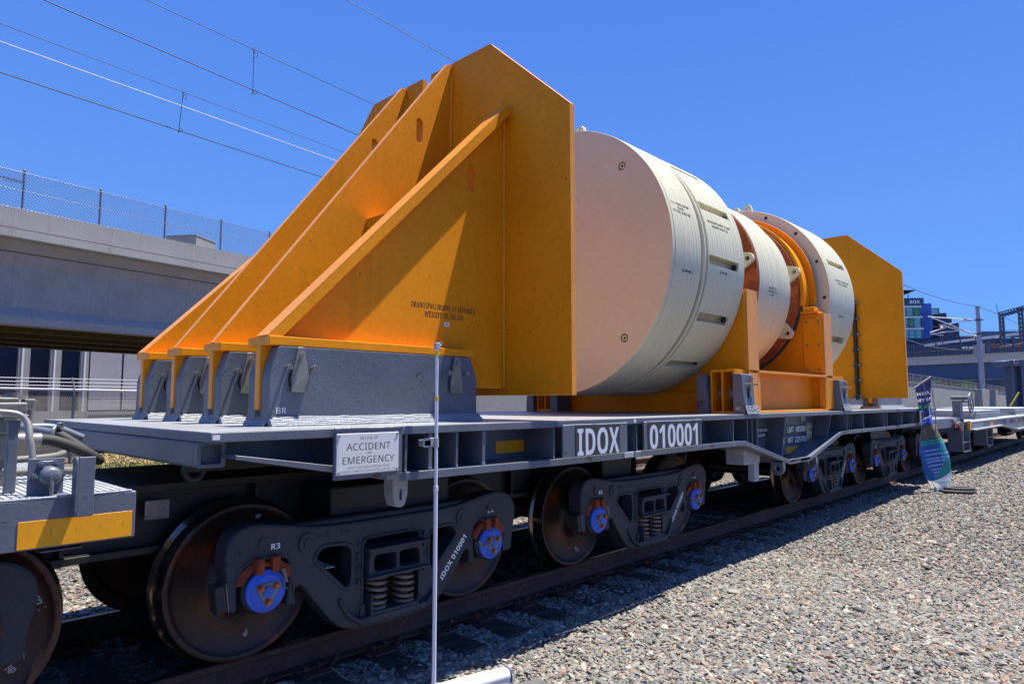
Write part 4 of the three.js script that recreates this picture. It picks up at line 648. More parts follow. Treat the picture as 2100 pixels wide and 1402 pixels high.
// ---------------------------------------------------------------- orange cradle
{
  const c = thing('cask_cradle', 'orange steel cradle with two saddles and a hinged strap under the cask', 'cradle');
  const saddle = (x0, x1, r, yt, name) => { const s = new THREE.Shape(); const a = Math.asin((YC - yt) / r); s.moveTo(-1.49, 1.395); s.lineTo(1.49, 1.395); s.lineTo(1.49, yt); s.lineTo(r * Math.cos(a), yt); s.absarc(0, YC, r, -a, -Math.PI + a, true); s.lineTo(-1.49, yt); s.closePath(); return part(name, exX(s, x0, x1, 0.003, 1, 40), M.orange, c); };
  saddle(5.50, 5.53, 1.31, 2.79, 'saddle_plate'); saddle(5.73, 5.76, 1.31, 2.79, 'saddle_plate');
  saddle(7.975, 8.005, 1.215, 2.75, 'saddle_plate'); saddle(8.22, 8.25, 1.215, 2.75, 'saddle_plate');
  for (const s of [1, -1]) {
    const Z = (a, b) => (s > 0 ? [a, b] : [-b, -a]);
    part('saddle_post', bx(5.498, 5.775, 1.868, 2.795, ...Z(1.44, 1.492), 0.003), M.orangeLit, c);
    part('saddle_post', bx(7.965, 8.262, 1.868, 2.752, ...Z(1.44, 1.492), 0.003), M.orangeLit, c);
    part('saddle_top', bx(8.006, 8.219, 2.715, 2.748, ...Z(1.18, 1.44)), M.orange, c);
    // beam: open box at each end, recessed web between flanges
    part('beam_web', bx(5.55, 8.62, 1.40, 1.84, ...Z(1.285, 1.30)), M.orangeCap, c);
    part('beam_flange', bx(5.20, 8.78, 1.84, 1.868, ...Z(1.17, 1.46), 0.003), M.orange, c);
    part('beam_flange', bx(5.20, 8.78, 1.377, 1.402, ...Z(1.17, 1.46), 0.003), M.orangeLit, c);
    part('beam_flange', bx(5.76, 8.0, 1.843, 1.870, ...Z(1.4605, 1.496), 0.003), M.orangeLit, c); part('beam_flange', bx(5.76, 8.0, 1.377, 1.40, ...Z(1.4605, 1.496), 0.003), M.orangeLit, c);
    for (const [a, b] of [[5.20, 5.52], [8.28, 8.78]]) { for (const [p, q] of [[1.17, 1.19], [1.30, 1.322], [1.435, 1.46]]) part('box_wall', bx(a, b, 1.40, 1.84, ...Z(p, q), 0.003), M.orange, c); }
    part('beam_stiffener', bx(5.52, 5.80, 1.402, 1.84, ...Z(1.40, 1.488), 0.003), M.orangeLit, c); part('beam_stiffener', bx(7.95, 8.28, 1.402, 1.84, ...Z(1.40, 1.488), 0.003), M.orangeLit, c);
    part('hinge_pin', cy(0.085, 0.30, 'z', 5.42, 1.60, s * 1.31, 24), M.plate, c);
    part('hinge_pin', cy(0.085, 0.30, 'z', 8.55, 1.60, s * 1.31, 24), M.plate, c);
    const bp = part('bolted_plate', bx(7.945, 7.974, 1.905, 2.685, ...Z(1.205, 1.475), 0.008), M.orange, c);
    for (const y of [1.955, 2.30, 2.64]) for (const z of [1.26, 1.42]) part('plate_bolt', [cy(0.018, 0.02, 'x', 7.938, y, s * z, 6), cy(0.012, 0.028, 'x', 7.934, y, s * z, 12)], M.plate, bp);
    part('strap_foot', [bx(7.93, 8.20, 2.753, 2.79, ...Z(1.18, 1.42), 0.004), bx(7.94, 8.19, 2.79, 2.85, ...Z(1.215, 1.375), 0.01)], M.orange, c);
    part('strap_bolt', [cy(0.035, 0.045, 'y', 8.06, 2.868, s * 1.30, 6)], M.frame, c);
  }
  for (const x of [5.9, 6.65, 7.4]) part('cross_beam', bx(x - 0.1, x + 0.1, 1.39, 1.70, -1.17, 1.17, 0.004), M.orange, c);
  const ann = (r0, r1, x0, x1) => { const s = new THREE.Shape(), a = -0.16; s.absarc(0, YC, r1, a, Math.PI - a, false); s.absarc(0, YC, r0, Math.PI - a, a, true); s.closePath(); return exX(s, x0, x1, 0.004, 1, 64); };
  part('strap_flange', ann(1.208, 1.262, 7.885, 7.91), M.orange, c); part('strap_band', ann(1.208, 1.238, 7.911, 8.17), M.orange, c); part('strap_flange', ann(1.215, 1.33, 8.172, 8.20), M.orange, c);
  part('beam_skirt', exX(shp([[-1.17, 1.377], [1.17, 1.377], [1.17, 1.62], [-1.17, 1.62]]), 5.44, 5.47, 0.003), M.orange, c);
}
// grey lug blocks on the deck edge that pin the cradle
function edgeBlock(x0, x1, z0, z1, plate) {
  const b = sub('edge_block', car), s = Math.sign(z0 + z1), zi = Math.min(Math.abs(z0), Math.abs(z1)), zo = Math.max(Math.abs(z0), Math.abs(z1));
  const prof = rounded([[zi, 1.374, 0.003], [zo, 1.374, 0.003], [zo, 1.48], [zo - 0.015, 1.60], [zo - 0.03, 1.815, 0.02], [zi, 1.815, 0.02]], 0.02).map(([z, y]) => [s * z, y]);
  part('block_body', exX(shp(s > 0 ? prof : prof.reverse()), x0, x1, 0.008, 2), M.grey, b);
  if (!plate) return b;
  const wl = []; for (let k = 0; k < 6; k++) { const p = []; for (let i = 0; i <= 8; i++) p.push(V(x0 - 0.01 + (x1 - x0 + 0.05) * i / 8 + (k < 3 ? 0.01 : 0), 1.378 + k * 0.016 + R(-0.003, 0.003), s * (zo + 0.022 - k * 0.005 + R(-0.002, 0.002)))); wl.push(tb(p, 0.010, 6, 36)); } part('weld_bead', wl, M.weld, b);
  const c = (x0 + x1) / 2 + 0.03; part('retainer_plate', exZ(shp(rounded([[c - 0.018, 1.80], [c + 0.018, 1.80], [c + 0.045, 1.68], [c + 0.045, 1.55], [c - 0.045, 1.55], [c - 0.045, 1.68]], 0.012)), zo - 0.005, zo + 0.012, 0.002), M.plate, b);
  screws(b, [[c, 1.765, zo + 0.01, 0.02, 0.009], [c - 0.085, 1.70, zo - 0.02, 0.06, 0.008], [c + 0.085, 1.70, zo - 0.02, 0.06, 0.008]]);
  return b;
}
{ const b = edgeBlock(5.13, 5.40, 1.466, 1.60, true); decalX('chalk_mark', b, cache.get('BR'), 1.49, 1.55, 1.41, 1.46, 5.1285); }
edgeBlock(8.26, 8.53, 1.466, 1.60, true); edgeBlock(5.13, 5.40, 1.03, 1.165); edgeBlock(8.26, 8.53, 1.03, 1.165);
edgeBlock(5.13, 5.40, -1.60, -1.466); edgeBlock(8.26, 8.53, -1.60, -1.466); edgeBlock(5.13, 5.40, -1.165, -1.03); edgeBlock(8.26, 8.53, -1.165, -1.03);

// --- end platforms of the span bolsters
function platform(mirror) {
  const p = sub('end_platform', car, mirror ? 'far end platform half behind the feather banner' : 'near end platform with brake valves and a yellow reflector strip');
  const f = (x) => (mirror ? mir(x) : x), B = (a, b, ...r) => bx(Math.min(f(a), f(b)), Math.max(f(a), f(b)), ...r);
  part('platform_beam', [B(-3.7, -0.80, 0.915, 1.118, 1.40, 1.452, 0.006), B(-3.7, -0.80, 0.915, 1.118, -1.452, -1.40, 0.006), B(-0.84, -0.80, 0.93, 1.115, -1.40, 1.40), B(-3.7, -3.66, 0.93, 1.115, -1.40, 1.40), B(-3.7, -0.80, 1.06, 1.085, -1.40, 1.40)], M.grey, p);
  const sl = []; for (let k = 0; k < 100; k++) sl.push(B(-3.66 + k * 0.0284, -3.66 + k * 0.0284 + 0.021, 1.085, 1.123, -1.39, 1.40)); for (let k = 0; k < 20; k++) sl.push(B(-3.66, -0.80, 1.09, 1.116, -1.3 + k * 0.137, -1.29 + k * 0.137)); part('grating', sl, M.greyLight, p);
  part('platform_edge_weld', tb([V(f(-2.0), 1.12, 1.448), V(f(-1.5), 1.122, 1.445), V(f(-1.0), 1.12, 1.448), V(f(-0.82), 1.121, 1.446)], 0.006, 6), M.weld, p);
  const ys = part('reflector', B(-1.235, -0.815, 0.922, 1.032, 1.452, 1.455, 0.001), M.yellow, p);
  for (let k = 0; k < 4; k++) { const x = f(-1.12 + k * 0.09); decalZ('print_mark', ys, cache.get ? printed('refm', 32, 64, () => {}) : null, x - 0.003, x + 0.003, 0.965, 0.995, 1.4575); }
  part('step_bracket', [B(-1.10, -0.98, 0.86, 0.905, 1.20, 1.23), B(-1.12, -0.96, 0.868, 0.874, 1.20, 1.29), B(-1.12, -0.96, 0.90, 0.906, 1.20, 1.26)], M.grey, p);
  return p;
}
const plat = platform(0); platform(1);
{ // what stands on the near platform
  const P = plat;
  part('stake_pocket', [exX(shp(rounded([[1.452, 1.035, 0.002], [1.515, 1.035, 0.03], [1.515, 1.285, 0.05], [1.452, 1.285, 0.002]], 0.01)), -1.055, -1.045, 0.002), bx(-1.047, -0.985, 1.037, 1.285, 1.503, 1.515, 0.003)], M.grey, P);
  const vp = part('valve_plate', [bx(-1.195, -1.065, 1.122, 1.277, 1.352, 1.364, 0.002), bx(-1.20, -1.06, 1.118, 1.126, 1.352, 1.42, 0.002)], M.grey, P);
  part('valve_body', [lathe([[0, 0.065], [0.022, 0.064], [0.034, 0.058], [0.040, 0.045], [0.042, 0.02], [0.042, 0]], 28).rotateX(Math.PI / 2).translate(-1.122, 1.205, 1.364), cy(0.010, 0.012, 'z', -1.122, 1.205, 1.432, 12), ...[[-0.048, 0.0], [0.048, 0.006], [-0.028, 0.048], [0.022, 0.052]].flatMap(([x, y]) => [cy(0.014, 0.02, 'z', -1.122 + x, 1.205 + y, 1.374, 12), cy(0.008, 0.02, 'z', -1.122 + x, 1.205 + y, 1.388, 6)]), bx(-1.158, -1.09, 1.245, 1.268, 1.364, 1.376, 0.006)], M.grey, vp);
  part('valve_handle', [tb([V(-1.122, 1.20, 1.428), V(-1.122, 1.165, 1.43), V(-1.121, 1.125, 1.425)], 0.0075, 10), new THREE.SphereGeometry(0.009, 10, 8).translate(-1.121, 1.122, 1.425)], M.galv, vp);
  part('valve_post', [bx(-1.245, -1.205, 1.124, 1.435, 1.16, 1.20, 0.003), bx(-1.255, -1.195, 1.435, 1.441, 1.15, 1.21, 0.002)], M.grey, P);
  part('brake_valve', [bx(-1.34, -1.14, 1.462, 1.515, 0.86, 1.0, 0.012), bx(-1.29, -1.17, 1.515, 1.538, 0.87, 0.98, 0.01), cy(0.034, 0.024, 'y', -1.185, 1.548, 0.93, 20), cy(0.047, 0.012, 'y', -1.185, 1.535, 0.93, 20), bx(-1.15, -1.105, 1.47, 1.53, 0.88, 0.97, 0.006), bx(-1.36, -1.14, 1.444, 1.458, 0.83, 1.03, 0.004), cy(0.013, 0.05, 'y', -1.125, 1.455, 0.98, 10), bx(-1.30, -1.16, 1.37, 1.445, 0.87, 0.98, 0.01), bx(-1.36, -1.2, 1.25, 1.372, 0.80, 0.94, 0.01), cy(0.025, 0.08, 'z', -1.31, 1.49, 1.03, 14), bx(-1.24, -1.19, 1.124, 1.25, 0.82, 0.88)], std({ color: lin(0.45, 0.45, 0.44), roughness: 0.5, map: rep(T.steel, 4), bumpMap: rep(T.cast, 6), bumpScale: 0.001 }), P);
  part('air_pipe', tb([V(-1.42, 1.52, 1.18), V(-1.30, 1.478, 1.21), V(-1.215, 1.462, 1.225), V(-1.185, 1.43, 1.235), V(-1.175, 1.35, 1.27), V(-1.165, 1.25, 1.30)], 0.0135, 12), M.galv, P);
  part('air_pipe', [tb([V(-1.5, 1.235, 0.75), V(-1.1, 1.235, 0.75), V(-0.95, 1.242, 0.7), V(-0.8, 1.285, 0.3)], 0.017, 10), tb([V(-1.5, 1.175, 0.80), V(-1.0, 1.175, 0.80), V(-0.86, 1.16, 0.75)], 0.02, 10), tb([V(-1.5, 1.205, 0.95), V(-1.2, 1.20, 0.95)], 0.018, 10)], M.hose, P);
  part('hose_fitting', [cy(0.034, 0.05, 'x', -1.105, 1.327, 0.62, 6), cy(0.026, 0.05, 'x', -1.145, 1.33, 0.62, 12), cy(0.034, 0.045, 'x', -1.03, 1.322, 0.62, 20)], M.galv, P);
}
// rubber air hose looping from the platform to the deck, its clamp and pipe
part('air_hose', tb([V(-1.05, 1.324, 0.62), V(-0.97, 1.318, 0.62), V(-0.88, 1.285, 0.615), V(-0.79, 1.238, 0.605), V(-0.735, 1.205, 0.58), V(-0.715, 1.195, 0.53), V(-0.735, 1.212, 0.49), V(-0.79, 1.262, 0.45), V(-0.86, 1.318, 0.42), V(-0.90, 1.345, 0.40)], 0.0285, 14, 80), M.rubber, car);
part('hose_clamp', [new THREE.TorusGeometry(0.036, 0.010, 8, 24).rotateY(0.9).translate(-0.895, 1.343, 0.402), cy(0.011, 0.05, 'z', -0.875, 1.392, 0.41, 10), bx(-0.89, -0.865, 1.372, 1.402, 0.385, 0.435, 0.006)], M.galv, car);
part('air_pipe', tb([V(-0.905, 1.345, 0.395), V(-0.98, 1.362, 0.33), V(-1.02, 1.37, 0.25), V(-0.98, 1.372, 0.16), V(-0.85, 1.365, 0.14), V(-0.7, 1.30, 0.13)], 0.022, 12), M.grey, car);

// ---------------------------------------------------------------- the flat car coupled on behind
const onZ = (u, v, z) => { const d = at(u, v, 1).sub(camera.position); return camera.position.clone().addScaledVector(d, (z - camera.position.z) / d.z); };
const onY = (u, v, y) => { const d = at(u, v, 1).sub(camera.position); return camera.position.clone().addScaledVector(d, (y - camera.position.y) / d.y); };
{
  const c = thing('low_flat_railcar', 'low grey flat railcar stacked with steel plates, coupled behind the heavy railcar', 'railcar');
  part('deck', bx(17.9, 36, 0.97, 1.0, -1.5, 1.5, 0.004), M.greyLight, c);
  const sl = shp([[17.9, 0.97], [36, 0.97], [36, 0.80], [34, 0.80], [31, 0.60], [25, 0.60], [22.2, 0.80], [17.9, 0.80]]);
  part('side_sill', exZ(sl, 1.44, 1.48, 0.003), M.grey, c); part('side_sill', exZ(sl, -1.48, -1.44, 0.003), M.grey, c);
  part('sill_flange', [bar(V(17.9, 0.80, 1.5), V(22.2, 0.80, 1.5), 0.16, 0.03), bar(V(22.2, 0.80, 1.5), V(25, 0.60, 1.5), 0.16, 0.03), bar(V(25, 0.60, 1.5), V(31, 0.60, 1.5), 0.16, 0.03)], M.greyLight, c);
  for (let k = 0; k < 6; k++) part('stake_gusset', exX(shp([[1.48, 0.97], [1.62, 0.97], [1.48, 0.78]]), 23.2 + k * 1.3, 23.24 + k * 1.3, 0.002), M.greyLight, c);
  for (const [x0, x1] of [[20.6, 21.15], [25.4, 25.9]]) part('reflector', bx(x0, x1, 0.83, 0.93, 1.482, 1.486), M.yellow, c);
  part('reflector', bx(17.75, 17.9, 0.80, 1.02, 1.44, 1.50), M.yellow, c);
  decalZ('lettering', c, printed('cush', 512, 96, (x, w, h) => { lines(x, w, h, [['CUSHION UNIT -', 0.27, 0.45, 0.95], ['BRAKE BEAM', 0.80, 0.34, 0.72]], LETTER, 'bold $px sans-serif'); x.fillRect(10, 52, 490, 4); }), 17.98, 19.75, 0.835, 0.945, 1.4825);
  const strip = (n) => n.children.filter((k) => /bearing_cap|locking|cap_bolt|adapter|number|chalk|wire_tag|sensor|strip|cable/.test(k.name)).forEach((k) => n.remove(k));
  for (const x of [22.6, 33]) { const t = truck0.clone(); delete t.userData.label; t.position.x = x; strip(t); c.add(t); }
  for (const [x0, x1] of [[16.9, 17.7], [20.0, 20.8]]) part('step_box', [bx(x0, x1, 0.30, 0.33, 1.35, 1.5), bx(x0, x1, 0.52, 0.54, 1.35, 1.5), bx(x0, x0 + 0.04, 0.30, 0.80, 1.35, 1.5), bx(x1 - 0.04, x1, 0.30, 0.80, 1.35, 1.5), bx(x0 - 0.1, x0 - 0.06, 0.32, 0.80, 1.2, 1.5)], M.grey, c);
  part('underframe', [bx(18, 36, 0.55, 0.95, -0.4, 0.4), cy(0.2, 1.0, 'x', 27, 0.5, 1.0, 18), bx(25.6, 29.5, 0.42, 0.46, 1.0, 1.2)], M.black, c);
  part('end_sill', bx(17.85, 17.9, 0.72, 0.97, -1.48, 1.48), M.grey, c);
  part('coupler', [bx(16.6, 18.1, 0.72, 0.92, -0.15, 0.15, 0.03), bx(16.7, 17.0, 0.68, 0.97, -0.24, 0.24, 0.05)], M.frame, c);
  part('brake_stand', [bx(16.95, 17.25, 0.80, 1.52, 1.30, 1.46, 0.01), cy(0.045, 0.35, 'z', 17.15, 1.58, 1.42, 14), cy(0.03, 0.5, 'x', 17.35, 1.50, 1.5), bx(17.0, 17.1, 1.0, 1.1, 1.46, 1.50)], M.grey, c); part('red_handle', [bar(V(16.3, 0.98, 1.52), V(16.55, 0.86, 1.53), 0.03), bx(16.1, 16.3, 0.90, 0.97, 1.46, 1.5)], std({ color: lin(0.45, 0.04, 0.04), roughness: 0.5 }), c);
  const w = [new THREE.TorusGeometry(0.27, 0.016, 8, 36), cy(0.04, 0.05, 'z', 0, 0, 0, 14)]; for (let k = 0; k < 6; k++) { const a = k * Math.PI / 3; w.push(bar(V(0, 0, 0), V(0.27 * Math.cos(a), 0.27 * Math.sin(a), 0), 0.02)); }
  part('brake_wheel', w.map((g) => g.translate(17.68, 1.44, 1.56)), M.galv, c);
  part('uncoupling_lever', [tb([V(16.2, 0.98, 1.50), V(16.5, 1.02, 1.52), V(16.9, 0.95, 1.52)], 0.018, 8), bx(16.0, 16.35, 1.02, 1.10, 1.35, 1.5, 0.01)], M.galv, c);
  for (const [x0, x1, n] of [[20.3, 24.2, 4], [27.6, 34.5, 4]]) for (let k = 0; k < n; k++) {
    const g = bx(x0 + R(-0.03, 0.03), x1 + R(-0.03, 0.03), 1.004 + k * 0.062, 1.004 + k * 0.062 + 0.046, -1.25, 1.22 + R(-0.02, 0.02), 0.004);
    solo('steel_plate', g, M.greyLight, ['bottom', 'second from bottom', 'third from bottom', 'topmost'][k] + (x0 < 25 ? ' grey steel plate of the stack behind the brake wheel' : ' grey steel plate of the stack farther along the flat car'), 'steel plate', 'grey steel plates stacked on the flat car');
  }
  part('dunnage_beam', [bx(24.4, 27.4, 1.0, 1.12, 0.9, 1.1), bx(24.4, 27.4, 1.0, 1.12, -1.1, -0.9)], M.darkBlue, c);
}

// ---------------------------------------------------------------- feather banner
{
  const b = thing('feather_banner', 'twisted navy and blue feather banner with white and green text standing on the gravel', 'banner', [12.66, -0.172, 1.79]);
  b.rotation.y = -0.72; b.scale.set(1.06, 0.935, 0.95);
  const L = [[0.02, -0.02], [0.10, -0.05], [0.25, -0.16], [0.45, -0.27], [0.70, -0.315], [1.00, -0.315], [1.22, -0.245], [1.36, -0.205], [1.50, -0.205], [1.80, -0.26], [2.06, -0.315]];
  const Rr = [[0.02, 0.02], [0.12, 0.14], [0.35, 0.235], [0.70, 0.26], [1.00, 0.215], [1.22, 0.145], [1.36, 0.075], [1.50, 0.06], [1.80, 0.03], [2.06, 0.0], [2.28, -0.02]];
  const val = (T, y) => { if (y <= T[0][0]) return T[0][1]; for (let i = 1; i < T.length; i++) if (y <= T[i][0]) { let t = (y - T[i - 1][0]) / (T[i][0] - T[i - 1][0]); t = t * t * (3 - 2 * t) * 0.5 + t * 0.5; return T[i - 1][1] + (T[i][1] - T[i - 1][1]) * t; } return T[T.length - 1][1]; };
  const g = new THREE.PlaneGeometry(1, 1, 20, 60), p = g.attributes.position, uv = g.attributes.uv;
  for (let i = 0; i < p.count; i++) {
    const s = p.getX(i) + 0.5, t = p.getY(i) + 0.5, yl = 0.02 + 2.04 * t, yr = 0.02 + 2.26 * t, x = val(L, yl) * (1 - s) + val(Rr, yr) * s, y = yl * (1 - s) + yr * s;
    p.setXYZ(i, x, y, 0.07 * Math.sin(y * 2.6 + s * 2.2) + 0.05 * Math.sin(s * 6 + y * 3) * Math.min(1, y) + (s - 0.5) * 0.16 * Math.cos(y * 1.7));
    uv.setXY(i, (x + 0.33) / 0.62, y / 2.3);
  }
  g.computeVertexNormals(); g.userData.keepUV = true;
  const art = canvasTex(512, 1900, (x, w, h) => {
    const Y = (m) => h * (1 - m / 2.3), X = (m) => (m + 0.33) / 0.62 * w, poly = (c, P) => { x.fillStyle = c; x.beginPath(); P.forEach(([a, q], i) => (i ? x.lineTo(X(a), Y(q)) : x.moveTo(X(a), Y(q)))); x.fill(); };
    x.fillStyle = '#27306a'; x.fillRect(0, 0, w, h);
    poly('#1c5fa6', [[-0.34, 0], [0.3, 0], [0.3, 1.0], [-0.34, 1.12]]);
    poly('#3596c4', [[0.10, 1.0], [0.3, 1.05], [0.3, 0.3], [0.15, 0.3]]);
    poly('#57523f', [[-0.3, 1.02], [0.25, 1.05], [0.2, 1.28], [-0.05, 1.33], [-0.25, 1.24]]);
    for (let k = 0; k < 140; k++) { const a = -0.27 + 0.48 * ((k * 0.618) % 1), q = 1.05 + 0.24 * ((k * 0.377) % 1); x.fillStyle = ['#6d6a52', '#4a5239', '#8b7a68', '#39415a', '#5d6f45'][k % 5]; x.fillRect(X(a), Y(q), 18 + (k % 5) * 9, 7); }
    poly('#3f62d8', [[-0.22, 1.25], [-0.16, 1.44], [0.05, 1.50], [0.0, 1.36], [-0.1, 1.36]]); poly('#e6e6ee', [[-0.22, 1.25], [-0.15, 1.46], [0.0, 1.54], [0.06, 1.52], [-0.14, 1.43], [-0.2, 1.27]]);
    poly('#3a50d6', [[-0.02, 1.50], [0.02, 1.40], [0.10, 1.30], [0.13, 1.5], [0.05, 1.75]]); poly('#dfe2ee', [[-0.05, 1.56], [0.08, 1.74], [0.06, 1.82], [-0.01, 1.72]]);
    x.textBaseline = 'middle'; x.textAlign = 'left'; x.fillStyle = '#f2f2f4';
    const tx = (s, a, q, px, c = '#f2f2f4') => { x.fillStyle = c; x.font = 'bold ' + px + 'px sans-serif'; x.save(); x.translate(X(a), Y(q)); x.rotate(-0.16); x.fillText(s, 0, 0); x.restore(); };
    tx('HELLO,', -0.285, 1.93, 72); tx('MY NAME', -0.28, 1.80, 72); tx('IS ATLAS!', -0.26, 1.665, 72, '#35d23a'); 
    tx('Things You NEED', -0.285, 0.97, 50, '#35d23a'); tx('to Know About Me:', -0.285, 0.915, 46, '#35d23a');
    [['• I can carry up to', -0.22, 0.80], ['• I can accommodate 15 different', -0.21, 0.72], ["• I have 12 axles. That's more than", -0.20, 0.64], ['  a normal freight car.', -0.20, 0.585], ['• I have been in development', -0.18, 0.51], ['• I will be transporting spent', -0.13, 0.44], ['  fuel, be assured', -0.10, 0.385], ['• I am safe, secure, tested', -0.08, 0.33]].forEach(([s, a, q]) => tx(s, a, q, 30));
    tx('480,000 pounds', 0.07, 0.84, 30, '#35d23a');
    poly('#2f8f86', [[-0.06, 0.28], [0.05, 0.42], [0.16, 0.62], [0.27, 0.7], [0.27, 0.2], [0, 0.18]]);
    poly('#eef0f4', [[-0.3, 0.30], [-0.12, 0.22], [0.08, 0.30], [0.24, 0.42], [0.28, 0.44], [0.26, 0], [-0.3, 0]]);
    tx('Contact Us', 0.0, 0.20, 40, '#2f9b52');
  });
  art.flipY = true;
  part('sail', g, phy({ map: art, roughness: 0.8, transmission: 0.3, thickness: 0, side: THREE.DoubleSide }), b);
  part('pole', [tb([V(-0.325, 2.05, 0.0), V(-0.01, 2.285, 0.02)], 0.018, 10), tb([V(0.0, 2.28, -0.03), V(0.07, 1.5, -0.04), V(0.02, 0.6, -0.04), V(0, 0.05, -0.03)], 0.009, 8)], M.alu, b);
  part('base', [bx(-0.22, 0.16, 0.0, 0.02, -0.16, 0.16, 0.006), cy(0.03, 0.10, 'y', 0, 0.06, -0.03, 14), tb([V(-0.22, 0.03, 0.1), V(-0.15, 0.07, 0.05), V(-0.02, 0.05, 0)], 0.014, 8)], M.alu, b);
  const bag = [0, 1].map((k) => solo('ballast_bag', [new THREE.TorusGeometry(0.19 - k * 0.03, 0.04, 12, 32).rotateX(Math.PI / 2).scale(1.35, 0.9, 0.9).translate(0.30, 0, 0)], M.rubber, k ? 'upper black water ring weighting the feather banner base' : 'lower black water ring weighting the feather banner base', 'weight'));
  bag.forEach((m, k) => { m.position.set(12.62 + k * 0.02, -0.137 + k * 0.05, 1.84 + k * 0.02); m.rotation.y = -0.95; });
}
// ---------------------------------------------------------------- thin support pole taped to the sill, and the stand lying below it
{
  const p = thing('banner_pole', 'thin aluminium banner pole taped upright against the railcar sill', 'pole', [0.765, -0.3, 1.672]);
  part('tube', [cy(0.0125, 1.30, 'y', 0, 0.65, 0, 16), cy(0.0105, 0.56, 'y', 0, 1.57, 0, 16), cy(0.009, 0.30, 'y', 0, 1.99, 0, 16), cy(0.0145, 0.03, 'y', 0, 1.30, 0, 16)], M.pole, p);
  part('hook', [bx(-0.017, 0.017, 2.13, 2.172, -0.012, 0.012, 0.004), tb([V(0.012, 2.15, 0), V(0.03, 2.158, 0), V(0.034, 2.18, 0)], 0.005, 6)], M.greyLight, p);
  for (const y of [2.105, 1.835]) part('yellow_label', cy(0.0118, 0.028, 'y', 0, y, 0, 16), std({ color: lin(0.7, 0.5, 0.01), roughness: 0.4 }), p);
  part('tape', [bx(-0.075, 0.03, 1.545, 1.60, -0.03, -0.02, 0.004), cy(0.0155, 0.055, 'y', 0, 1.572, 0, 14), bx(-0.08, -0.02, 1.55, 1.59, -0.07, -0.02, 0.005)], std({ color: lin(0.42, 0.44, 0.47), roughness: 0.35, metalness: 0.3, bumpMap: rep(T.cast, 9), bumpScale: 0.003 }), p);
  const s = thing('banner_stand', 'white aluminium end of a roll-up banner stand lying on the gravel at the photo edge', 'banner stand', [1.372, -0.275, 1.672]);
  s.rotation.y = -0.2;
  part('case', [exX(shp(rounded([[-0.045, 0], [0.045, 0], [0.05, 0.05], [0.03, 0.082], [-0.03, 0.082], [-0.05, 0.05]], 0.018)), -0.85, 0, 0.002), bx(-0.85, -0.10, 0.055, 0.072, -0.062, -0.046, 0.004)], M.white2, s);
  part('end_cap', exX(shp(rounded([[-0.05, -0.004], [0.05, -0.004], [0.054, 0.05], [0.032, 0.086], [-0.032, 0.086], [-0.054, 0.05]], 0.018)), 0.001, 0.012, 0.003), std({ color: lin(0.02, 0.06, 0.35), roughness: 0.4 }), s);
  const cl = new THREE.PlaneGeometry(0.5, 0.34, 24, 16).rotateX(-Math.PI / 2), q = cl.attributes.position; for (let i = 0; i < q.count; i++) q.setY(i, 0.02 + 0.055 * fbm(q.getX(i) + 0.5, q.getZ(i) + 0.5, 5, 401, 3)); cl.computeVertexNormals();
  const f = solo('grey_cloth_bag', [cl, cl.clone().translate(0, -0.012, 0)], std({ color: lin(0.10, 0.10, 0.105), roughness: 0.9, side: THREE.DoubleSide }), 'dark grey cloth bag crumpled beside the white banner stand', 'bag'); f.position.set(1.24, -0.285, 1.95); f.rotation.y = -0.3; f.scale.set(0.8, 1.3, 0.8);
}

// ---------------------------------------------------------------- concrete overpass with its fence
const DB = V(0.982, 0, -0.187).normalize(), NB = V(0.187, 0, 0.982).normalize();
const alongM = (o, d, n) => new THREE.Matrix4().makeBasis(d, V(0, 1, 0), n).setPosition(o);
const wires = (L, H, pitch, th, y0 = 0) => {          // chain-link: two families of thin wires, clipped to the rectangle
  const g = []; for (const s of [1, -1]) for (let c = -H; c < L + H; c += pitch) {
    let a = c, b = c + s * H, ya = 0, yb = H; if (s < 0) { a = c; b = c - H; }
    const cl = (x, x0, ya0, x1, y1) => ya0 + (y1 - ya0) * (x - x0) / (x1 - x0);
    let P = [a, 0], Q = [b, H]; if (Math.max(P[0], Q[0]) <= 0 || Math.min(P[0], Q[0]) >= L) continue;
    for (const e of [P, Q]) { const o = e === P ? Q : P; if (e[0] < 0) { e[1] = cl(0, e[0], e[1], o[0], o[1]); e[0] = 0; } else if (e[0] > L) { e[1] = cl(L, e[0], e[1], o[0], o[1]); e[0] = L; } }
    if (Math.hypot(P[0] - Q[0], P[1] - Q[1]) < 0.02) continue;
    const z = s * th * 0.5; g.push(new THREE.TubeGeometry(new THREE.LineCurve3(V(P[0], y0 + P[1], z), V(Q[0], y0 + Q[1], z)), 1, th / 2, 3));
  } return merge(g);
};
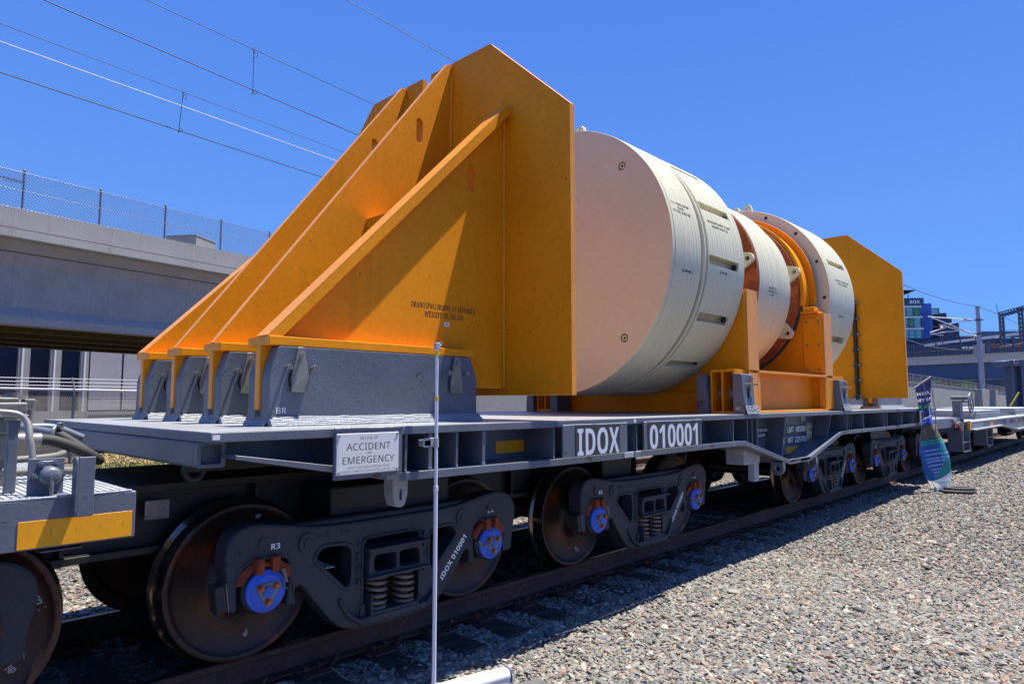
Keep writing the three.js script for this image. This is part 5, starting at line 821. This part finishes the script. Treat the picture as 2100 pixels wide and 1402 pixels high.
{
  const P0 = at(0, 420.5, 21.5), M4 = alongM(P0, DB, NB).scale(V(0.768, 0.768, 0.768));
  const o = new THREE.Group(); o.name = numbered('concrete_overpass'); o.applyMatrix4(M4); scene.add(o); meta(o, 'grey concrete road overpass with deep girders behind the railcar', 'bridge');
  const E = (pts, x0 = -45, x1 = 110) => exX(shp(pts), x0, x1, 0);
  part('parapet', [E([[0, 0], [-0.42, 0.02], [-0.42, -1.25], [-0.03, -1.25], [0, -1.22], [0, -0.875], [-0.025, -0.865], [-0.025, -0.845], [0, -0.835]])], M.conc, o);
  part('slab', [E([[-0.42, -0.75], [-17, -0.6], [-17, -1.25], [-0.38, -1.25]]), E([[-0.62, -1.25], [-1.6, -1.25], [-1.5, -1.75], [-0.95, -1.65]])], M.conc, o);
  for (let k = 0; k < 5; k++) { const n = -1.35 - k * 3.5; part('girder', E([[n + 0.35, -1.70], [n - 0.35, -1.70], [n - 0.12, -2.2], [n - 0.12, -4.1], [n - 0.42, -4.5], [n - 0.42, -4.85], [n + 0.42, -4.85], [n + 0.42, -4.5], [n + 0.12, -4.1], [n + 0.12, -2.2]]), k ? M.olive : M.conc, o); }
  part('far_parapet', E([[-16.6, 0.3], [-17, 0.3], [-17, -1.4], [-16.6, -1.4]]), M.conc, o);
  for (const s of [-30, 24, 70]) part('pier', bx(s - 0.8, s + 0.8, -10.2, -4.86, -16, -1), M.conc, o);
  const f = new THREE.Group(); f.name = numbered('chain_link_fence'); f.applyMatrix4(M4); scene.add(f); meta(f, 'chain-link fence with grey posts on top of the concrete overpass', 'fence');
  const S0 = 0.85, SP = 3.13;
  for (let k = -4; k < 26; k++) { const s = S0 + k * SP; part('post', [cy(0.045, 1.76, 'y', s, 0.87, -0.2, 12), new THREE.SphereGeometry(0.055, 12, 8).translate(s, 1.77, -0.2)], M.galvDark, f); }
  part('rail_wire', [cy(0.011, 100, 'x', 40, 1.66, -0.16, 6), cy(0.011, 100, 'x', 40, 0.86, -0.16, 6), cy(0.011, 100, 'x', 40, 0.06, -0.16, 6)], M.galv, f);
  part('brace_rail', [cy(0.028, 8, 'x', S0 - 4.05, 1.26, -0.2, 10), tb([V(S0 - 0.05, 1.2, -0.2), V(S0 - 1.5, 1.1, -0.2), V(S0 - 5, 0.9, -0.2)], 0.012, 6)], M.galv, f);
  meta(part('wire_mesh', wires(34, 1.62, 0.15, 0.017, 0.05).translate(-9, 0, -0.16), M.galvDark, f), null, null, null, 'stuff');
  const g2 = new THREE.Group(); g2.name = numbered('chain_link_fence'); g2.applyMatrix4(M4); scene.add(g2); meta(g2, 'second chain-link fence along the far edge of the overpass', 'fence');
  meta(part('wire_mesh', wires(70, 1.5, 0.22, 0.018, 0.28).translate(0, 0, -16.8), M.galvDark, g2), null, null, null, 'stuff');
  part('top_rail', cy(0.03, 90, 'x', 35, 1.8, -16.8, 8), M.galvDark, g2);
}
// pale rooftop box beyond the overpass
{ const A0 = at(372, 489, 62), b = thing('rooftop_unit', 'pale boxy roof structure peeping over the overpass parapet', 'roof structure', A0.toArray()); b.rotation.y = -YAW - 0.15;
  part('body', [bx(-1.5, 1.45, -9, 0.28, -3, 0)], M.conc, b); part('sloped_side', [exZ(shp([[-2.2, -0.4], [-1.5, 0.28], [-1.5, -0.4]]), -3, 0)], M.conc, b); part('cornice', bx(-1.56, 1.5, 0.24, 0.33, -3.1, 0.06), M.conc, b); }
// low building seen under the overpass
{
  const zb = -57, b = thing('low_building', 'pale building with dark blue bays and white wall panels under the overpass', 'building', [0, 0, zb]);
  const X = (u) => onZ(u, 835, zb).x, Y = (v) => onZ(150, v, zb).y;
  part('wall', bx(X(-220), X(181), -0.9, 11, -9, -0.9), M.conc, b);
  for (const [a, c] of [[-110, -60], [-38, 33], [57, 100], [122, 163]]) part('window_bay', bx(X(a), X(c), Y(842), 10.6, -0.9, -0.86), M.bay, b);
  for (const [a, c] of [[-60, -38], [33, 57], [100, 122], [163, 179]]) { part('pilaster', bx(X(a), X(c), -0.8, 10.7, -0.9, -0.35, 0.02), M.conc, b); part('pilaster_trim', bx(X(a) + 0.2, X(a) + 0.32, -0.8, 10.7, -0.35, -0.3), M.white2, b); }
  part('plinth', bx(X(-220), X(181), -0.9, Y(843), -0.9, -0.2), M.conc, b);
  part('annex_wall', bx(X(181.5), X(460), -0.9, 11, -9, -0.55), M.darkBlue, b);
  for (const [a, c] of [[182.5, 248], [252, 315], [318, 380]]) { part('wall_panel', bx(X(a), X(c), Y(818), 10.8, -0.55, -0.42, 0.02), M.lilac, b); part('wall_panel', bx(X(a), X(c), Y(841), Y(819.5), -0.55, -0.42, 0.02), M.lilac, b); }
  part('kerb', bx(X(176), X(460), Y(851), Y(845), -0.55, 0.2), M.conc, b);
}
// lower fence with barbed wire
{
  const k = 20 / F0, f = thing('chain_link_fence', 'low chain-link fence topped with three strands of barbed wire before the building', 'fence', at(-40, 795.2, 20).toArray()); f.rotation.y = -YAW; f.rotation.z = -0.021;
  part('top_rail', cy(0.036, 14, 'x', 5.5, 0, 0, 10), M.white2, f);
  for (const u of [-15, 153, 321, 489]) { const x = (u + 40) * k; part('post', cy(0.035, 2.3, 'y', x, -1.12, 0, 12), M.galv, f); part('outrigger', bar(V(x, -0.01, 0), V(x - 0.04, 0.36, 0.12), 0.035), M.alu, f); }
  for (let i = 0; i < 3; i++) { const g = [cy(0.012, 13, 'x', 5.5, 0.11 + i * 0.105, 0.04 + i * 0.035, 5)]; for (let s = 0; s < 120; s++) g.push(bar(V(-1 + s * 0.108, 0.095 + i * 0.105, 0.04 + i * 0.035), V(-0.97 + s * 0.108, 0.128 + i * 0.105, 0.05 + i * 0.035), 0.011)); part('barbed_wire', g, M.white2, f); }
  meta(part('wire_mesh', wires(9, 2.1, 0.064, 0.0125, -2.1).translate(-0.8, 0, 0), M.galv, f), null, null, null, 'stuff');
}
// dry weeds
{ const k = 21.6 / F0, o = solo('shade_backdrop', bx(-14, 2.4, -0.6, 0.16, -0.3, 0, 0.01), std({ color: lin(0.012, 0.013, 0.016), roughness: 0.8 }), 'added dark backdrop standing for shade behind the dry weeds', 'wall'); o.position.copy(at(640, 800, 21.6)); o.position.y = 0; o.rotation.y = -YAW; }  // added dark block, painted to stand for bridge shade behind the weeds
{
  const g = [], G = [], c = new THREE.ConeGeometry(0.012, 0.055, 4);
  const stalk = (x, z, h) => {
    const lean = R(-0.18, 0.18), lz = R(-0.15, 0.15), y0 = -0.3, top = V(x + lean * h, y0 + h, z + lz * h), m = V(x + lean * h * 0.35, y0 + h * 0.5, z + lz * h * 0.3);
    g.push(bar(V(x, y0, z), m, 0.008), bar(m, top, 0.006));
    const n = 4 + Math.floor(h * 9); for (let i = 0; i < n; i++) { const t = R(0.3, 1), p = V().lerpVectors(t < 0.5 ? V(x, y0, z) : m, t < 0.5 ? m : top, t < 0.5 ? t * 2 : t * 2 - 1), q = p.clone().add(V(R(-0.09, 0.09), R(0.02, 0.14), R(-0.09, 0.09))); g.push(bar(p, q, 0.006)); g.push(c.clone().rotateZ(R(-1, 1)).translate(q.x, q.y + 0.02, q.z)); }
  };
  for (let i = 0; i < 300; i++) { const u = R(170, 560), d = R(17, 21), p = at(u, 900, d); const cl = fbm(u / 400, 0.3, 8, 501, 2); stalk(p.x, p.z, R(0.14, 0.36) + (cl > 0.5 ? R(0.1, 0.42) : 0)); }
  const wm = solo('dry_weeds', g, std({ color: lin(0.62, 0.45, 0.18), roughness: 0.9 }), 'straw-coloured dry weeds growing beyond the far track', null); meta(wm, null, null, null, 'stuff'); delete wm.userData.category;
  for (let i = 0; i < 1600; i++) { const u = R(150, 620), d = R(16, 20), p = at(u, 900, d), h = R(0.05, 0.16); G.push(bar(V(p.x, -0.3, p.z), V(p.x + R(-0.05, 0.05), -0.3 + h, p.z + R(-0.05, 0.05)), 0.012)); }
  const gm = solo('green_grass', G, std({ color: lin(0.11, 0.19, 0.035), roughness: 0.9 }), 'short green grass at the foot of the dry weeds', null); meta(gm, null, null, null, 'stuff'); delete gm.userData.category;
}
{ // two small sprouts in the gravel
  for (const [x, z, n, l] of [[4.433, 2.755, 9, 'small green sprout on the open gravel, the one nearer the track'], [2.80, 2.93, 6, 'tiny green sprout on the gravel near the bottom of the photo']]) {
    const g = []; for (let i = 0; i < n; i++) { const a = R(0, 6.3), h = R(0.025, 0.06), f = new THREE.ConeGeometry(0.007, h, 4).translate(0, h / 2, 0).rotateZ(R(0.2, 0.9)).rotateY(a); g.push(f); }
    const o = thing('sprout', l, 'plant', [x, gy(z, x) + 0.008, z]); part('leaves', g, std({ color: lin(0.10, 0.26, 0.03), roughness: 0.8 }), o);
  }
}
// ---------------------------------------------------------------- overhead wires
{
  const wire = (name, a, b, y, r, ext0, ext1, m, label) => { const A0 = onY(...a, y), B0 = onY(...b, y), d = B0.clone().sub(A0).normalize(); return solo(name, new THREE.TubeGeometry(new THREE.LineCurve3(A0.clone().addScaledVector(d, -ext0), B0.clone().addScaledVector(d, ext1)), 1, r, 6), m, label, 'overhead wire'); };
  wire('contact_wire', [90, 0], [735, 277], 6.0, 0.007, 8, 60, M.wire, 'dark contact wire, upper of the two thick wires crossing the sky at left');
  wire('messenger_wire', [300, 0], [765, 213], 6.66, 0.0055, 8, 60, M.wire, 'thin messenger wire above the upper contact wire');
  wire('contact_wire', [0, 148], [660, 363], 6.0, 0.0085, 8, 60, M.wire, 'dark contact wire, lowest of the wires crossing the sky');
  wire('messenger_wire', [0, 48], [705, 312], 6.62, 0.005, 8, 60, M.wire, 'thin messenger wire just above the white feeder wire');
  wire('feeder_wire', [0, 85], [690, 330], 6.6, 0.0075, 8, 60, M.white2, 'pale white feeder wire crossing the sky below the messenger wires');
  wire('static_wire', [712, 0], [935, 128], 8, 0.007, 6, 60, M.galv, 'single grey wire running down behind the peak of the orange end frame');
  const drop = (top, bot, label) => { const T0 = onY(...top), B0 = onY(...bot); const o = thing('wire_dropper', label, 'dropper wire'); part('rod', tb([T0, B0], 0.005, 5), M.wire, o); part('loop', [new THREE.TorusGeometry(0.04, 0.004, 5, 16).scale(0.7, 1, 1).rotateY(-0.8).translate(T0.x + 0.03, T0.y - 0.06, T0.z), new THREE.TorusGeometry(0.03, 0.004, 5, 16).rotateY(-0.8).translate(B0.x + 0.03, B0.y + 0.02, B0.z)], M.wire, o); part('clamp', [bx(T0.x - 0.012, T0.x + 0.012, T0.y - 0.015, T0.y + 0.02, T0.z - 0.012, T0.z + 0.012), bx(B0.x - 0.012, B0.x + 0.012, B0.y - 0.02, B0.y + 0.01, B0.z - 0.012, B0.z + 0.012)], M.galv, o); };
  drop([520, 103, 6.66], [518, 190, 6.0], 'thin dropper joining the upper pair of wires'); drop([375, 190, 6.62], [366, 268, 6.0], 'thin dropper crossing the white feeder wire');
}
// ---------------------------------------------------------------- retaining wall, its fence and the catenary pole
{
  const w = thing('retaining_wall', 'pale concrete retaining wall with jointed panels beyond the second track', 'wall');
  const ty = (x) => 3.22 - (x - 8) * 0.0092, ZW0 = -8;
  for (let x = 8; x < 128; x += 8.05) part('wall_panel', exZ(shp([[x, -0.4], [x + 8.03, -0.4], [x + 8.03, ty(x + 8.03)], [x, ty(x)]]), ZW0 - 0.4, ZW0 + R(-0.006, 0.006), 0.008), M.conc, w);
  part('pilaster', bx(77.5, 86.5, -0.4, ty(82) + 0.06, ZW0 - 0.4, ZW0 + 0.6, 0.02), M.conc, w);
  part('coping', exZ(shp([[8, ty(8)], [128, ty(128)], [128, ty(128) + 0.05], [8, ty(8) + 0.05]]), ZW0 - 0.42, ZW0 + 0.03), M.conc, w);
  const f = thing('chain_link_fence', 'low chain-link fence with pale posts along the retaining wall', 'fence');
  for (let k = 0; k < 50; k++) { const x = 9 + k * 2.2; part('post', cy(0.035, 0.72, 'y', x, ty(x) + 0.36, ZW0 - 0.2, 8), M.alu, f); }
  part('top_rail', bar(V(8, ty(8) + 0.68, ZW0 - 0.2), V(120, ty(120) + 0.68, ZW0 - 0.2), 0.04), M.alu, f);
  const mg = wires(70, 0.62, 0.22, 0.006); const p = mg.attributes.position; for (let i = 0; i < p.count; i++) { const x = p.getX(i) + 46; p.setXYZ(i, x, p.getY(i) + ty(x) + 0.05, ZW0 - 0.2 + p.getZ(i)); }
  meta(part('wire_mesh', mg, M.galv, f), null, null, null, 'stuff');
  const B0 = onZ(2016, 803, ZW0), D = B0.clone().sub(camera.position).dot(FWD), k = D / F0, c = thing('catenary_pole', 'tall grey catenary pole with white cantilever arms standing on the retaining wall', 'pole', B0.toArray());
  const Hh = 176 * k; c.rotation.y = -YAW;
  const sec = (h0, h1, w0, w1) => { const g = new THREE.CylinderGeometry(w1 * 0.7071, w0 * 0.7071, h1 - h0, 4, 1).rotateY(Math.PI / 4).translate(0, (h0 + h1) / 2, 0); return g; };
  part('column', sec(0, Hh, 7.8 * k, 5.4 * k), M.steelLight, c); part('cap', bx(-3.4 * k, 3.4 * k, Hh, Hh + 0.6 * k, -3.4 * k, 3.4 * k), M.grey, c); part('base_plate', bx(-9 * k, 9 * k, 0, 0.1, -9 * k, 9 * k), M.grey, c);
  const pt = (u, v) => V((u - 2016) * k, (803 - v) * k, 0);
  const arms = [[[1912, 648], [2004, 655], 1.0], [[1919, 649], [2003, 684], 1.5], [[1934, 666], [2003, 656], 0.9], [[1944, 667], [2004, 684], 1.2], [[1915, 681], [1955, 668], 0.9], [[1914, 684], [1974, 677], 0.9], [[1918, 684], [1942, 687], 0.8]];
  for (const [a, b, t] of arms) part('cantilever_arm', tb([pt(...a), pt(...b).add(V(0, 0, 0.02 * t))], t * k, 8), M.white2, c);
  for (const [u, v] of [[1989, 654], [1998, 656], [1996, 681]]) part('insulator', cy(1.6 * k, 7 * k, 'x', (u - 2016) * k, (803 - v) * k, 0, 10), M.rustDisc, c);
  for (const v of [655, 684]) part('bracket', bx(-6 * k, 6.5 * k, (803 - v - 1) * k, (803 - v + 1) * k, -6 * k, 6 * k), M.black, c);
  // wires at the pole
  solo('static_wire', tb([at(1840, 578, 60), at(1900, 602, 72), at(1960, 620, 84), at(2005, 628, D)], 0.03, 5, 30), M.wire, 'dark sagging wire running up to the top of the catenary pole', 'overhead wire');
  solo('static_wire', tb([at(2005, 628, D), at(2045, 643, D + 8), at(2100, 670, D + 20)], 0.03, 5, 20), M.wire, 'dark wire running on behind the catenary pole', 'overhead wire');
  solo('contact_wire', tb([at(1850, 693, 62), at(1920, 712, 70), at(1990, 717, 72), at(2060, 710, 70), at(2110, 700, 66)], 0.03, 5, 40), M.galv, 'slack wire sagging across the front of the footbridge', 'overhead wire');
}
// ---------------------------------------------------------------- footbridge, gantry, buildings beyond
const facing = (name, label, cat, u, v, depth, turn = 0) => { const o = thing(name, label, cat, at(u, v, depth).toArray()); o.rotation.y = -YAW + turn; o.userData.k = undefined; delete o.userData.k; const k = depth / F0; return [o, (a) => (a - u) * k, (b) => (v - b) * k, k]; };
{
  const P1 = at(1700, 742, 82), P2 = at(2240, 709, 64), L = P1.distanceTo(P2), d = P2.clone().sub(P1).normalize();
  const o = new THREE.Group(); o.name = numbered('footbridge'); o.applyMatrix4(new THREE.Matrix4().makeBasis(d, V(0, 1, 0), V().crossVectors(d, V(0, 1, 0)))); o.position.copy(P1); scene.add(o); meta(o, 'concrete footbridge on a dark steel girder, crossing behind the catenary pole', 'bridge');
  part('edge_beam', [bx(0, L, -0.86, 0, -3, 0), bx(0, L, -0.06, 0.03, -0.3, 0.05)], M.concPale, o);
  part('girder', [bx(0, L, -2.6, -0.86, -2.6, -0.35), bx(0, L, -2.62, -2.5, -2.7, -0.2)], M.steelBlue, o);
  for (let k = 0; k < 15; k++) part('rail_post', bx(k * 2.3, k * 2.3 + 0.12, 0, k % 4 === 2 ? 2.1 : 1.5, -0.25, -0.13), M.darkBlue, o);
  for (const y of [0.12, 0.55, 0.62, 1.35]) part('handrail', bx(0, L, y, y + 0.06, -0.22, -0.16), y === 0.62 ? M.galvDark : M.darkBlue, o);
  part('white_pier', bx(15.0, 16.0, -0.2, 1.0, -0.2, 0.03), M.conc, o);
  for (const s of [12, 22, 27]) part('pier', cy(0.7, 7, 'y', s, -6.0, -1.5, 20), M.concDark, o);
  solo('stair_handrail', bar(at(1897, 708, 96), at(2130, 679, 92), 0.34, 0.34), M.white2, 'long white sloping rail seen above the footbridge', 'handrail');
}
{
  const [g, X, Y, k] = facing('steel_gantry', 'dark lattice steel gantry at the right edge of the photo', 'gantry', 2060, 680, 90);
  const lat = (u0, u1, v0, v1, n, horiz) => { const out = []; for (let i = 0; i < n; i++) { const a = i / n, b = (i + 1) / n; if (horiz) { const p = (t, s) => V(X(u0 + (u1 - u0) * t), Y(v0[0] + (v0[1] - v0[0]) * t) + (s ? -(v1) * k : 0), 0); out.push(bar(p(a, 0), p(b, 1), 0.1), bar(p(a, 1), p(b, 0), 0.1), bar(p(b, 0), p(b, 1), 0.1)); } else { const p = (t, s) => V(s ? X(u1) : X(u0), Y(v0 + (v1 - v0) * t), 0); out.push(bar(p(a, 0), p(b, 1), 0.1), bar(p(a, 1), p(b, 0), 0.1), bar(p(b, 0), p(b, 1), 0.1)); } } return out; };
  const leg = (u0, u1, v0) => { part('leg_chord', bx(X(u0) - 0.09, X(u0) + 0.09, Y(800), Y(v0), -0.1, 0.1), M.brown, g); part('leg_chord', bx(X(u1) - 0.09, X(u1) + 0.09, Y(800), Y(v0), -0.1, 0.1), M.steelBlue, g); part('lattice', lat(u0, u1, v0, 740, 12, false), M.steelBlue, g); };
  leg(2052.5, 2060, 641); leg(2092.5, 2100, 630); leg(2133, 2141, 620);
  for (const dv of [0, 9]) part('beam_chord', bar(V(X(2050), Y(641 + dv), 0), V(X(2142), Y(617 + dv), 0), 0.16), M.steelBlue, g);
  part('lattice', lat(2060, 2142, [641, 617], 9, 14, true), M.steelBlue, g);
  part('mast', bar(V(X(2049.5), Y(641), 0), V(X(2048), Y(622), 0), 0.05), M.steelBlue, g);
  const [h, X2, Y2, k2] = facing('lattice_walkway', 'dark lattice walkway running level behind the catenary pole', 'walkway', 2050, 686, 100);
  for (const v of [681, 690]) part('walkway_chord', bx(X2(2012), X2(2150), Y2(v) - 0.12, Y2(v) + 0.12, -0.1, 0.1), M.steelBlue, h);
  { const out = []; for (let i = 0; i < 16; i++) { const a = X2(2012 + i * 8.6), b = X2(2012 + (i + 1) * 8.6), t = Y2(681), q = Y2(690); out.push(bar(V(a, q, 0), V(b, t, 0), 0.13), bar(V(a, t, 0), V(b, q, 0), 0.13), bar(V(b, q, 0), V(b, t, 0), 0.13)); } part('lattice', out, M.steelBlue, h); }
  part('walkway_panel', bx(X2(2012), X2(2150), Y2(704), Y2(692), -1.2, -0.9), M.steelBlue, h);
  part('railing', [bx(X2(2064), X2(2100), Y2(677), Y2(676.4), 0, 0.05), ...[0, 1, 2, 3, 4, 5].map((i) => bx(X2(2066 + i * 6), X2(2066.6 + i * 6), Y2(681), Y2(676.5), 0, 0.05))], M.galvDark, h);
  for (let i = 0; i < 4; i++) part('walkway_leg', bx(X2(2030 + i * 26), X2(2033 + i * 26), Y2(760), Y2(690), -0.8, -0.3), M.steelBlue, h);
}
{
  const [b, X, Y, k] = facing('glass_building', 'glass-fronted building with green window posters under a dark GREENBOX sign', 'building', 1875, 645, 200, -0.10);
  part('core', bx(X(1800), X(1889), Y(840), Y(612), -18, -0.5), M.darkBlue, b);
  const sg = part('sign_board', bx(X(1820), X(1893.5), Y(627), Y(611), -16, 0.6, 0.02), M.darkTeal, b);
  decalZ('lettering', sg, printed('gbox', 512, 96, (x, w, h) => { x.font = 'bold 86px sans-serif'; x.textBaseline = 'middle'; x.textAlign = 'right'; const a = x.measureText('BOX').width; x.fillStyle = '#eceef2'; x.fillText('BOX', w - 6, h * 0.54); x.fillStyle = '#1f5a4a'; x.fillText('GREEN', w - 10 - a, h * 0.54); }), X(1827), X(1886.5), Y(624), Y(613.5), 0.63);
  [[630.5, 646.5], [652, 671], [676, 693.5]].forEach(([v0, v1], r) => {
    part('floor_slab', bx(X(1800), X(1889 + r), Y(v0), Y(v0 - 3.5), -1, 0.5), M.white2, b);
    for (let i = 0; i < 6; i++) { const u0 = 1812 + i * 12.4 + r * 1.4, w = part('window', bx(X(u0), X(u0 + 11.6), Y(v1), Y(v0), -0.4, -0.1), M.glass, b); part('curtain', bx(X(u0 + 1 + (i * 5 % 4)), X(u0 + 6.5), Y(v1 - 1), Y(v0 + 1), -0.46, -0.42), i % 2 ? M.posterGreen : M.white2, w); part('mullion', bx(X(u0 + 11.6), X(u0 + 12.4), Y(v1), Y(v0), -0.3, 0.1), M.galvDark, b); part('handrail', bx(X(u0), X(u0 + 12.4), Y(v1 - 6.8), Y(v1 - 7.4), 0.25, 0.3), M.galv, b); }
    const pu = [1874.5, 1863.5, 1872][r]; if (r < 2) { const p = part('window_poster', bx(X(pu), X(pu + 11.5), Y(v1), Y(v0), -0.08, 0.02), M.posterGreen, b); decalZ('lettering', p, printed('post' + r, 128, 192, (x, w, h) => lines(x, w, h, r ? [['FREE', 0.2, 0.2, 0.7], ['MONTH', 0.5, 0.2, 0.9], ['FREE', 0.8, 0.2, 0.7]] : [['FIRST', 0.2, 0.2, 0.8], ['MONTH', 0.5, 0.2, 0.9], ['FREE', 0.8, 0.2, 0.7]], '#7fd8a0', 'bold $px sans-serif')), X(pu + 1), X(pu + 10.5), Y(v1 - 1), Y(v0 + 1), 0.03); }
  });
  part('roof_canopy', [exZ(shp([[X(1800), Y(612)], [X(1852), Y(606)], [X(1877), Y(596)], [X(1877), Y(595)], [X(1800), Y(594)]]), -14, 1)], M.roofSlat, b); part('roof_post', bx(X(1865.6), X(1866.4), Y(611), Y(598), -0.3, 0), M.darkBlue, b);
  part('base_wall', bx(X(1800), X(1900), Y(840), Y(695), -16, 0.2), M.navy, b);
}
{
  const [b, X, Y] = facing('slatted_tower', 'blue building faced with thin vertical slats next to the glass building', 'building', 1900, 655, 205, -0.1);
  part('core', bx(X(1889), X(1908), Y(840), Y(634), -12, -0.6), M.slatBack, b);
  for (let i = 0; i < 8; i++) part('slat', bx(X(1888.5 + i * 3.1), X(1889.9 + i * 3.1), Y(696 - i * 1.1), Y(621.5 + (i < 2 ? 3 : 0)), -0.6, 0.1), M.slat, b);
  for (let i = 0; i < 5; i++) part('slat_rail', bx(X(1888), X(1911.5), Y(622.8 + i * 16), Y(622 + i * 16), -0.55, -0.1), M.slat, b);
}
{
  const [b, X, Y] = facing('dark_office_block', 'plain dark blue block stepped down to the right behind the cantilever arms', 'building', 1940, 665, 225, -0.05);
  part('wall', [bx(X(1905), X(1943), Y(850), Y(641.5), -25, 0)], M.navy, b); part('wall', bx(X(1943.02), X(1953.5), Y(850), Y(651), -25, -0.2), M.navy2, b); part('wall', bx(X(1953.52), X(1968), Y(850), Y(661), -25, -0.4), M.navy, b);
  part('corner_glazing', bx(X(1909), X(1917), Y(646), Y(635), 0.5, 3), M.glass, b); part('corner_frame', [bx(X(1908), X(1918), Y(635), Y(633.6), 0.4, 3.1), bx(X(1916.6), X(1918), Y(700), Y(634), 0.4, 3.1)], M.navy, b);
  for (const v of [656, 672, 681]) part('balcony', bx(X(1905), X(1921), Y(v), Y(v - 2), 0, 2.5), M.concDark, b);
  const [e, X3, Y3] = facing('low_blue_building', 'low dark building with pale vehicles level behind the footbridge', 'building', 2000, 705, 170, 0);
  part('wall', bx(X3(1850), X3(2160), Y3(850), Y3(706), -20, 0), M.navy2, e); part('roof_storey', bx(X3(1966), X3(2015), Y3(708), Y3(689), -15, -1), M.navy, e); part('parapet', bx(X3(1978), X3(2004), Y3(690), Y3(687.5), -10, -0.8), M.conc, e);
  for (const [a, c] of [[1973, 1978], [1980, 1984], [1987, 1999]]) part('pale_opening', bx(X3(a), X3(c), Y3(716), Y3(711), 0, 0.15), M.white2, e);
  for (const [a, c, v] of [[2024, 2046, 704], [2050, 2110, 706]]) part('red_panel', bx(X3(a), X3(c), Y3(v + 7), Y3(v), 0, 0.2), M.brickRed, e);
}
{
  const lamp = (u, v, d, label) => { const o = thing('street_lamp', label, 'street lamp', at(u, v, d).toArray()); const k = d / F0; part('globe', new THREE.SphereGeometry(3.4 * k, 20, 14), M.globe, o); part('post', [cy(0.8 * k, 60 * k, 'y', 0, -33 * k, 0, 10), cy(1.8 * k, 3 * k, 'y', 0, -4 * k, 0, 10)], M.darkBlue, o); };
  lamp(1932, 672, 86, 'globe street lamp on a dark post left of the catenary pole'); lamp(2001.5, 689, 88, 'globe street lamp half hidden by the catenary pole');
  const [c, X, Y] = facing('steel_column', 'heavy blue-grey steel column with a cap and a red round marker at the right edge', 'column', 2090, 775, 44);
  part('shaft', [bx(X(2075), X(2082), Y(840), Y(750), -0.6, 0), bx(X(2082), X(2094), Y(840), Y(750), -0.5, -0.25), bx(X(2094), X(2101), Y(840), Y(742), -0.5, 0.1), bx(X(2101), X(2118), Y(840), Y(750), -0.5, -0.2)], M.steelGrey, c);
  part('cap', [exZ(shp([[X(2054), Y(751)], [X(2054), Y(741)], [X(2072), Y(738)], [X(2130), Y(735)], [X(2130), Y(751)]]), -0.8, 0.2, 0.02)], M.steelGrey, c);
  const rd = part('round_marker', [cy(4.4 * 44 / F0, 0.03, 'z', X(2081), Y(741.5), 0.225, 24)], M.white2, c); part('red_disc', cy(3.1 * 44 / F0, 0.01, 'z', X(2081), Y(741.5), 0.247, 24), std({ color: lin(0.25, 0.01, 0.03), roughness: 0.4 }), rd);
  solo('yellow_pole', bar(at(2073, 833, 40), at(2091, 804, 40), 0.07), std({ color: lin(0.6, 0.5, 0.02), roughness: 0.5 }), 'slanting yellow pole leaning before the steel column', 'pole');
  const bk = solo('grass_bank', [bx(-9, 9, -4, 0, -3, 0)], std({ color: lin(0.06, 0.17, 0.04), roughness: 0.9 }), 'green planted bank seen under the footbridge', 'bank'); bk.position.copy(at(1895, 768, 120)); bk.rotation.y = -YAW;
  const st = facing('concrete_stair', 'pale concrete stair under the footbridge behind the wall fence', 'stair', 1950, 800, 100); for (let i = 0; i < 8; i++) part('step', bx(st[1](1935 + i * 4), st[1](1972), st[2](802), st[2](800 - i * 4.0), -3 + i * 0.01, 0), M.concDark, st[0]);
}

// ---------------------------------------------------------------- draw
scene.updateMatrixWorld(true);
renderer.render(scene, camera);
